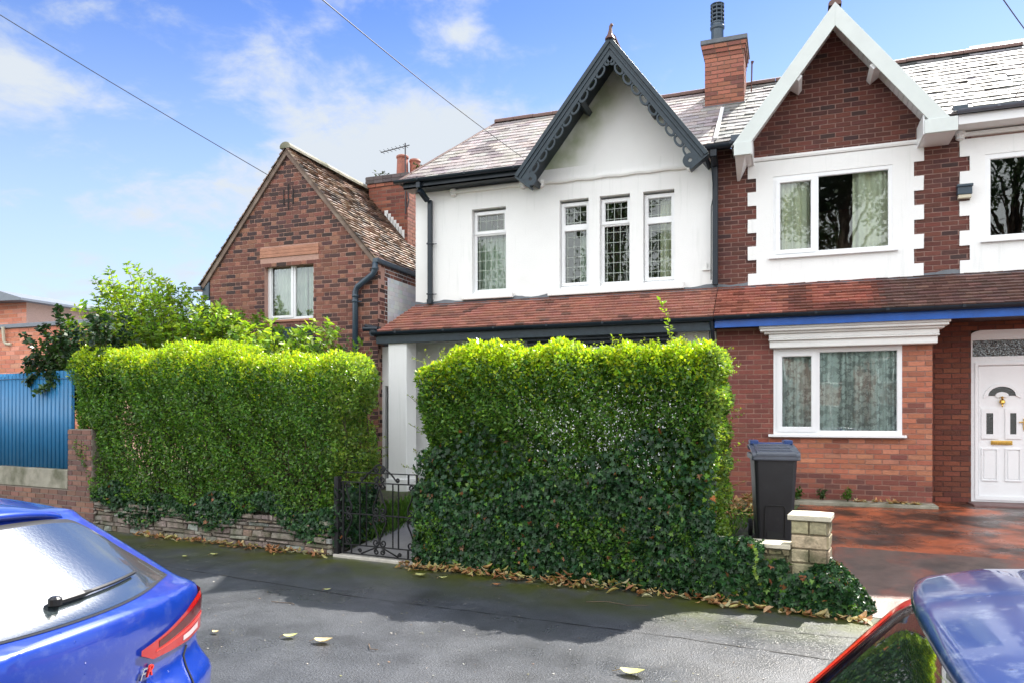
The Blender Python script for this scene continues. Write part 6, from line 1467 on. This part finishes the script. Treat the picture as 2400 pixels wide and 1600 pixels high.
def paint(name, col, flake=.5, drops=True, dust=.12):
    m = mat_(name, col, .28, coat=1., spec=.5, metal=.25); nt = m.node_tree; b = nt.nodes['Principled BSDF']; L = nt.links.new
    tc = nt.nodes.new('ShaderNodeTexCoord')
    if drops:
        v = nt.nodes.new('ShaderNodeTexVoronoi'); v.inputs['Scale'].default_value = 24; L(tc.outputs['Object'], v.inputs[0])
        mr = nt.nodes.new('ShaderNodeMapRange'); mr.interpolation_type = 'SMOOTHSTEP'; L(v.outputs['Distance'], mr.inputs[0])
        for i, q in enumerate((.02,.16,1.,0.)): mr.inputs[1+i].default_value = q
        sp = nt.nodes.new('ShaderNodeMath'); sp.operation = 'GREATER_THAN'; L(v.outputs['Color'], sp.inputs[0]); sp.inputs[1].default_value = .78
        mu = nt.nodes.new('ShaderNodeMath'); mu.operation = 'MULTIPLY'; L(mr.outputs[0], mu.inputs[0]); L(sp.outputs[0], mu.inputs[1])
        bp = nt.nodes.new('ShaderNodeBump'); bp.inputs['Strength'].default_value = .9; bp.inputs['Distance'].default_value = .006; L(mu.outputs[0], bp.inputs['Height']); L(bp.outputs[0], b.inputs['Coat Normal'])
        nz = nt.nodes.new('ShaderNodeTexNoise'); nz.inputs['Scale'].default_value = 5; nz.inputs['Detail'].default_value = 8; L(tc.outputs['Object'], nz.inputs[0])
        m2 = nt.nodes.new('ShaderNodeMapRange'); L(nz.outputs[0], m2.inputs[0])
        for i, q in enumerate((.35,.75,.02,.16)): m2.inputs[1+i].default_value = q
        L(m2.outputs[0], b.inputs['Coat Roughness'])
        n3 = nt.nodes.new('ShaderNodeTexNoise'); n3.inputs['Scale'].default_value = 13; n3.inputs['Detail'].default_value = 9; n3.inputs['Roughness'].default_value = .7; L(tc.outputs['Object'], n3.inputs[0])
        m3 = nt.nodes.new('ShaderNodeMapRange'); L(n3.outputs[0], m3.inputs[0])
        for i, q in enumerate((.52,.68,0.,dust)): m3.inputs[1+i].default_value = q
        mx = nt.nodes.new('ShaderNodeMix'); mx.data_type = 'RGBA'; L(m3.outputs[0], mx.inputs[0]); L(b.inputs['Base Color'].links[0].from_socket, mx.inputs[6]); mx.inputs[7].default_value = (.30,.36,.46,1); L(mx.outputs[2], b.inputs['Base Color'])
    return m
CG = mat_('car_glass', (.010,.014,.014), .03, spec=1., coat=1.); CGD = mat_('rain_spotted_car_glass', (.03,.04,.042), .05, spec=1., coat=1., bump=.05, bscale=70)
for g_ in (CG, CGD): g_.node_tree.nodes['Principled BSDF'].inputs['IOR'].default_value = 1.9; g_.node_tree.nodes['Principled BSDF'].inputs['Coat IOR'].default_value = 1.8
CTRIM = mat_('black_car_trim', (.012,.012,.013), .35, namp=.2, nscale=20)
RED = mat_('red_lamp_lens', (.36,.004,.006), .12, spec=.5, coat=.4); REDD = mat_('dark_red_lamp_lens', (.07,.002,.004), .12, spec=.4, coat=.25); REDB = mat_('bright_red_lamp_strip', (.80,.035,.02), .2, coat=.3); CLR = mat_('clear_lamp_lens', (.62,.50,.50), .08, coat=1.)
SIL = mat_('bright_trim', (.62,.63,.66), .18, metal=.9)
def wheels(car, root, xf):
    for wx in car.wheels:
        for s in (-1, 1):
            mb = MB(xf); y = s*.78; r = car.wr; P = []
            mb.tube([(wx,y-s*.10,r),(wx,y-s*.09,r),(wx,y+s*.085,r),(wx,y+s*.10,r)], [r-.03,r,r,r-.03], 36); w = mb.build('wheel', M['rubber'], root, smooth=False)
            mb = MB(xf); mb.tube([(wx,y+s*.10,r),(wx,y+s*.108,r)], [r*.68,r*.64], 28)
            for k in range(5):
                a = k*1.2566; mb.bar((wx,y+s*.112,r),(wx+r*.62*math.cos(a),y+s*.112,r+r*.62*math.sin(a)),.05,.02,(0,1,0))
            mb.build('rim', SIL, w)
def patch(car, root, xf, name, O, D, mat, off=.004, smooth=True):
    n, m = O.shape[:2]; P = car.cast(O, D, off).reshape(-1, 3); return link(name, fast_mesh(name, xf(P), grid_faces(n, m), smooth=smooth), mat, root)
def rear_grid(ys, zb, zt, m=14):
    t = np.linspace(0, 1, m); Z = np.array([[zb(y)+(zt(y)-zb(y))*q for q in t] for y in ys]); Y = np.repeat(np.array(ys)[:, None], m, 1)
    return np.stack([np.full_like(Y, -1.2), Y, Z], -1), np.broadcast_to(np.array([1.,0,0]), Y.shape+(3,))
def rad_grid(c, phis, zb, zt, side=-1, m=10):
    """phi 0 looks at the rear face, 90 deg at the flank"""
    t = np.linspace(0, 1, m); O = np.zeros((len(phis), m, 3)); D = np.zeros_like(O)
    for i, p in enumerate(phis):
        d = np.array([-math.cos(p), side*math.sin(p), 0.])
        for j, q in enumerate(t): O[i, j] = np.array([c[0], side*abs(c[1]), zb(p)+(zt(p)-zb(p))*q])+d*1.5; D[i, j] = -d
    return O, D
def line_strip(car, root, xf, name, O, D, w, mat, off=.003):
    P = car.cast(np.asarray(O, float), np.asarray(D, float), off); mb = MB(xf); mb.tube([tuple(p) for p in P], w, 5); return mb.build(name, mat, root)
# ------------------------------------------------ left car: blue hatchback seen from behind
sideA = [(.18,.20),(.04,.26),(.0,.42),(-.02,.62),(.04,.68),(.07,.72),(.06,.80),(.05,.93),(.06,1.005),(.17,1.04),(.62,1.325),(.66,1.36),(1.0,1.40),(1.5,1.425),(2.0,1.415),(2.4,1.36),(3.10,1.02),(3.5,.93),(4.0,.78),(4.2,.62),(4.25,.4),(4.15,.22),(3.9,.18)]
A = Car(sideA, [.15,.25,.5,.62,.75,.93,1.0,1.2,1.40,1.6], [.80,.86,.89,.885,.87,.865,.84,.73,.60,.42], .20, 4.25, (.78,3.36), .31, k=.045, crown=.045, rround=.012)
XA = car_xf((-2.355,2.05), rad(188), -.10, 1.06); CA = thing('parked_car', tuple(XA([(0,0,0)])[0]), 'bright blue hatchback at the left edge, red tail light toward the pavement', 'car')
V, F = A.mesh(.035); link('body', fast_mesh('body', XA(V), F, smooth=True), paint('bright_blue_paint', (.005,.036,.32)), CA)
ys = np.linspace(-.635,.635,41); gzb = lambda y: 1.035+.012*(y/.63)**2; gzt = lambda y: 1.315-.045*(abs(y)/.635)**3-.10*max(0, (abs(y)-.52)/.115)**2
def glass_rows(y): return gzb(y), max(gzb(y)+.01, gzt(y))
O, D = rear_grid(ys, gzb, gzt, 18); O[..., 1] *= np.linspace(1.12, .98, 18)[None, :]; rw = patch(A, CA, XA, 'rear_window', O, D, CGD, .004)
O, D = rear_grid(np.linspace(-.648,.648,41), lambda y: gzb(y)-.004, lambda y: gzt(y)+.016 if abs(y) < .63 else gzt(y)-.02, 18); O[..., 1] *= np.linspace(1.11, .98, 18)[None, :]; patch(A, CA, XA, 'window_seal', O, D, CTRIM, .0025)
# roof spoiler lip
mb = MB(XA); n = 30; P = []
for i in range(n):
    y = -.55+1.1*i/(n-1); e = .20*(abs(y)/.88)**2.4*.85+.09; zc = 1.372-.055*(abs(y)/.6)**2-.030*(abs(y)/.55)**8; tp = .9 if abs(y) < .56 else .5
    P += [(.52+e+.02*(abs(y)/.6)**6,y,zc-.022),(.505+e+.04*(abs(y)/.6)**6,y,zc-.008),(.52+e+.03*(abs(y)/.6)**6,y,zc+.008),(.80+e,y,zc+.038),(.86+e,y,zc+.012),(.72+e,y,zc-.045)]
mb.poly(P, [(6*i+k, 6*i+(k+1) % 6, 6*i+6+(k+1) % 6, 6*i+6+k) for i in range(n-1) for k in range(6)]+[tuple(range(5,-1,-1)), tuple(6*(n-1)+k for k in range(6))]); mb.build('roof_spoiler', bpy.data.materials['bright_blue_paint'], CA, smooth=True)
for s in (-1, 1):
    ph = np.linspace(rad(-14), rad(80), 36); c = (.62,.38)
    tt = lambda p: np.interp(math.degrees(p), [-14,5,30,62,80], [.862,.888,.935,.99,.97]); tb = lambda p: np.interp(math.degrees(p), [-14,-6,30,58,80], [.842,.805,.785,.795,.875])
    O, D = rad_grid(c, ph, tb, tt, s, 12); tl = patch(A, CA, XA, 'tail_light', O, D, RED, .012)
    mid = lambda k, e: (lambda p: tb(p)+(tt(p)-tb(p))*k)
    O, D = rad_grid(c, np.linspace(rad(-2), rad(72), 24), mid(.50, 0), mid(.84, 0), s, 6); patch(A, tl, XA, 'dark_lens', O, D, REDD, .0135)
    O, D = rad_grid(c, np.linspace(rad(-4), rad(66), 24), mid(.34, 0), mid(.42, 0), s, 4); patch(A, tl, XA, 'light_strip', O, D, REDB, .0138)
    O, D = rad_grid(c, np.linspace(rad(22), rad(42), 10), mid(.10, 0), mid(.26, 0), s, 4); patch(A, tl, XA, 'reversing_lens', O, D, CLR, .0138)
O = [(-1.2, y, z) for y, z in [(-.60,1.01)]]; 
zz = np.linspace(.76,.46,16); yy = -np.interp(zz, [.46,.55,.68,.76], [.46,.52,.60,.66])
for s in (1, -1): line_strip(A, CA, XA, 'tailgate_gap', [(-1.2, s*y, z) for y, z in zip(yy, zz)], [(1,0,0)]*16, .005, CTRIM)
line_strip(A, CA, XA, 'tailgate_gap', [(-1.2, y, .46) for y in np.linspace(-.46,.46,20)], [(1,0,0)]*20, .005, CTRIM)
Pw = A.cast(np.array([(-1.2, y, gzb(y)+.045) for y in np.linspace(.02,-.47,12)]), np.array([(1.,0,0)]*12), .02)
mb = MB(XA); mb.tube([tuple(p) for p in Pw], [.013]*4+[.0075]*8, 6); wp = mb.build('rear_wiper', CTRIM, CA)
mb = MB(XA); mb.lathe([(.024,-.01),(.024,.012),(.014,.02)], tuple(Pw[0]), 12); mb.build('wiper_pivot', CTRIM, wp)
# FR badge and plate
def letters(body, size, ext):
    cu = bpy.data.curves.new('t', 'FONT'); cu.body = body; cu.size = size; cu.extrude = ext; cu.shear = .35; o = bpy.data.objects.new('t', cu); COL.objects.link(o); bpy.context.view_layer.update()
    me = bpy.data.meshes.new_from_object(o.evaluated_get(bpy.context.evaluated_depsgraph_get())); bpy.data.objects.remove(o); return me
for ch_, y0, m_ in (('F', -.24, SIL), ('R', -.285, REDB)):
    me = letters(ch_, .062, .004); base = A.cast(np.array([(-1.2, y0, .745)]), np.array([(1.,0,0)]), .008)[0]; N_ = A.grad(base[None])[0]
    V = np.array([v.co for v in me.vertices]); right = np.array([-N_[1]*0-0., -1., 0]); upv = np.cross(N_, -right); upv = upv/np.linalg.norm(upv); Q = base+V[:, :1]*right+V[:, 1:2]*upv*(1 if upv[2] > 0 else -1)+V[:, 2:]*N_
    me.vertices.foreach_set('co', XA(Q).astype(np.float32).ravel()); me.update(); link('badge', me, m_, CA)
O, D = rear_grid(np.linspace(-.26,.26,8), lambda y: .50, lambda y: .61, 3); patch(A, CA, XA, 'number_plate', O, D, mat_('yellow_plate', (.6,.45,.05), .4), .006)
for s in (-1, 1):
    for x0, x1, nm in ((.95,1.45,0), (1.50,2.25,1)):
        xs = np.linspace(x0, x1, 12); m = 8; t = np.linspace(0, 1, m); zb = 1.02; zt_ = lambda x: min(1.325, np.interp(x, [.8,1.1,2.0,2.5,3.0], [1.18,1.30,1.32,1.24,1.02]))
        O = np.array([[(x, s*1.6, zb+(zt_(x)-zb)*q) for q in t] for x in xs]); D = np.broadcast_to(np.array([0,-s*1.,0]), O.shape); patch(A, CA, XA, 'side_window', O, D, CG, .004)
    xs = np.linspace(2.3, 2.95, 10); O = np.array([[(x, s*1.6, 1.02+(max(1.03, np.interp(x, [2.3,3.0], [1.29,1.03]))-1.02)*q) for q in t] for x in xs]); D = np.broadcast_to(np.array([0,-s*1.,0]), O.shape); patch(A, CA, XA, 'side_window', O, D, CG, .004)
ys = np.linspace(-.62,.62,20); O = np.array([[(5.5, y, 1.06+(1.34-1.06)*q) for q in np.linspace(0,1,10)] for y in ys]); D = np.broadcast_to(np.array([-1.,0,0]), O.shape); patch(A, CA, XA, 'windscreen', O, D, CG, .004)
wheels(A, CA, XA)
# ------------------------------------------------ right car: dark blue, tall tail, big spoiler
sideB = [(.20,.20),(.05,.28),(-.04,.45),(-.06,.66),(-.05,.86),(-.03,.99),(.25,1.33),(.36,1.40),(.62,1.455),(1.2,1.495),(1.8,1.485),(2.2,1.42),(2.95,1.05),(3.35,.96),(3.8,.82),(3.98,.62),(4.0,.4),(3.9,.22),(3.7,.18)]
B = Car(sideB, [.15,.25,.5,.65,.85,.98,1.2,1.40,1.6], [.78,.84,.87,.87,.865,.855,.81,.70,.50], .055, 4.0, (.72,3.2), .31, k=.045, crown=.03, rround=.012)
XB = car_xf((.01,1.64), rad(-1)); CB = thing('parked_car', tuple(XB([(0,0,0)])[0]), 'dark blue hatchback at the right edge with a big roof spoiler', 'car')
V, F = B.mesh(.035); pb = paint('dark_blue_paint', (.010,.042,.185), dust=.5); link('body', fast_mesh('body', XB(V), F, smooth=True), pb, CB)
gzb = lambda y: .93+.03*(abs(y)/.6)**2; gzt = lambda y: 1.36-.02*(abs(y)/.6)**2
O, D = rear_grid(np.linspace(-.635,.635,41), gzb, gzt, 20); patch(B, CB, XB, 'rear_window', O, D, CG, .004)
mb = MB(XB); n = 44; P = []; m = 8
for i in range(n):
    y = -.70+1.40*i/(n-1); a = abs(y)/.70; e = .13*a**2.6; en = max(0, (a-.90)/.10); xs0 = .24+e*.6+.10*en**2.2; zc = 1.430-.030*a**2-.018*en**2
    P += [(xs0+.015,y,zc-.030),(xs0,y,zc-.012),(xs0+.006,y,zc+.008),(xs0+.03,y,zc+.018),(.45,y,zc+.045),(.66,y,1.492-.032*a**2-.05*en**2),(.66,y,1.45-.03*a**2),(.42,y,zc-.028)]
mb.poly(P, [(m*i+k, m*i+(k+1) % m, m*i+m+(k+1) % m, m*i+m+k) for i in range(n-1) for k in range(m)]+[tuple(range(m-1,-1,-1)), tuple(m*(n-1)+k for k in range(m))]); mb.build('roof_spoiler', pb, CB, smooth=True, bevel=0)
mb = MB(XB); mb.tube([(.675,y,1.494-.032*(abs(y)/.7)**2) for y in np.linspace(-.68,.68,24)], .007, 5); mb.build('tailgate_gap', CTRIM, CB)
for s in (-1, 1):
    O, D = rad_grid((.75,.40), np.linspace(rad(23), rad(38), 12), lambda p: .74, lambda p: 1.37, s, 24); tl = patch(B, CB, XB, 'tail_light', O, D, RED, .016)
    O, D = rad_grid((.75,.40), np.linspace(rad(25), rad(29), 3), lambda p: .78, lambda p: 1.30, s, 24); patch(B, tl, XB, 'light_strip', O, D, REDB, .0175)
    mb = MB(XB); mb.tube([(.66,s*.615,1.478),(.74,s*.61,1.505),(1.5,s*.60,1.53),(2.2,s*.60,1.48)], [.012,.013,.013,.01], 6); mb.build('roof_rail', SIL, CB, smooth=True)
    mb = MB(XB); mb.box(.52,.66,s*.625-.012,s*.625+.012,1.41,1.452); mb.build('rail_end_cap', RED, CB, bevel=.008)
    t = np.linspace(0, 1, 8)
    for x0, x1 in ((.85,1.5),(1.56,2.3),(2.36,2.85)):
        xs = np.linspace(x0, x1, 12); zb = 1.02; zt_ = lambda x: max(1.03, np.interp(x, [.7,1.0,2.0,2.3,2.9], [1.24,1.345,1.36,1.30,1.03])); O = np.array([[(x, s*1.6, zb+(zt_(x)-zb)*q) for q in t] for x in xs]); D = np.broadcast_to(np.array([0,-s*1.,0]), O.shape); patch(B, CB, XB, 'side_window', O, D, CG, .004)
ys = np.linspace(-.64,.64,20); O = np.array([[(5.5, y, 1.09+(1.39-1.09)*q) for q in np.linspace(0,1,10)] for y in ys]); D = np.broadcast_to(np.array([-1.,0,0]), O.shape); patch(B, CB, XB, 'windscreen', O, D, CG, .004)
O, D = rear_grid(np.linspace(-.26,.26,8), lambda y: .52, lambda y: .63, 3); patch(B, CB, XB, 'number_plate', O, D, bpy.data.materials['yellow_plate'], .006)
wheels(B, CB, XB)
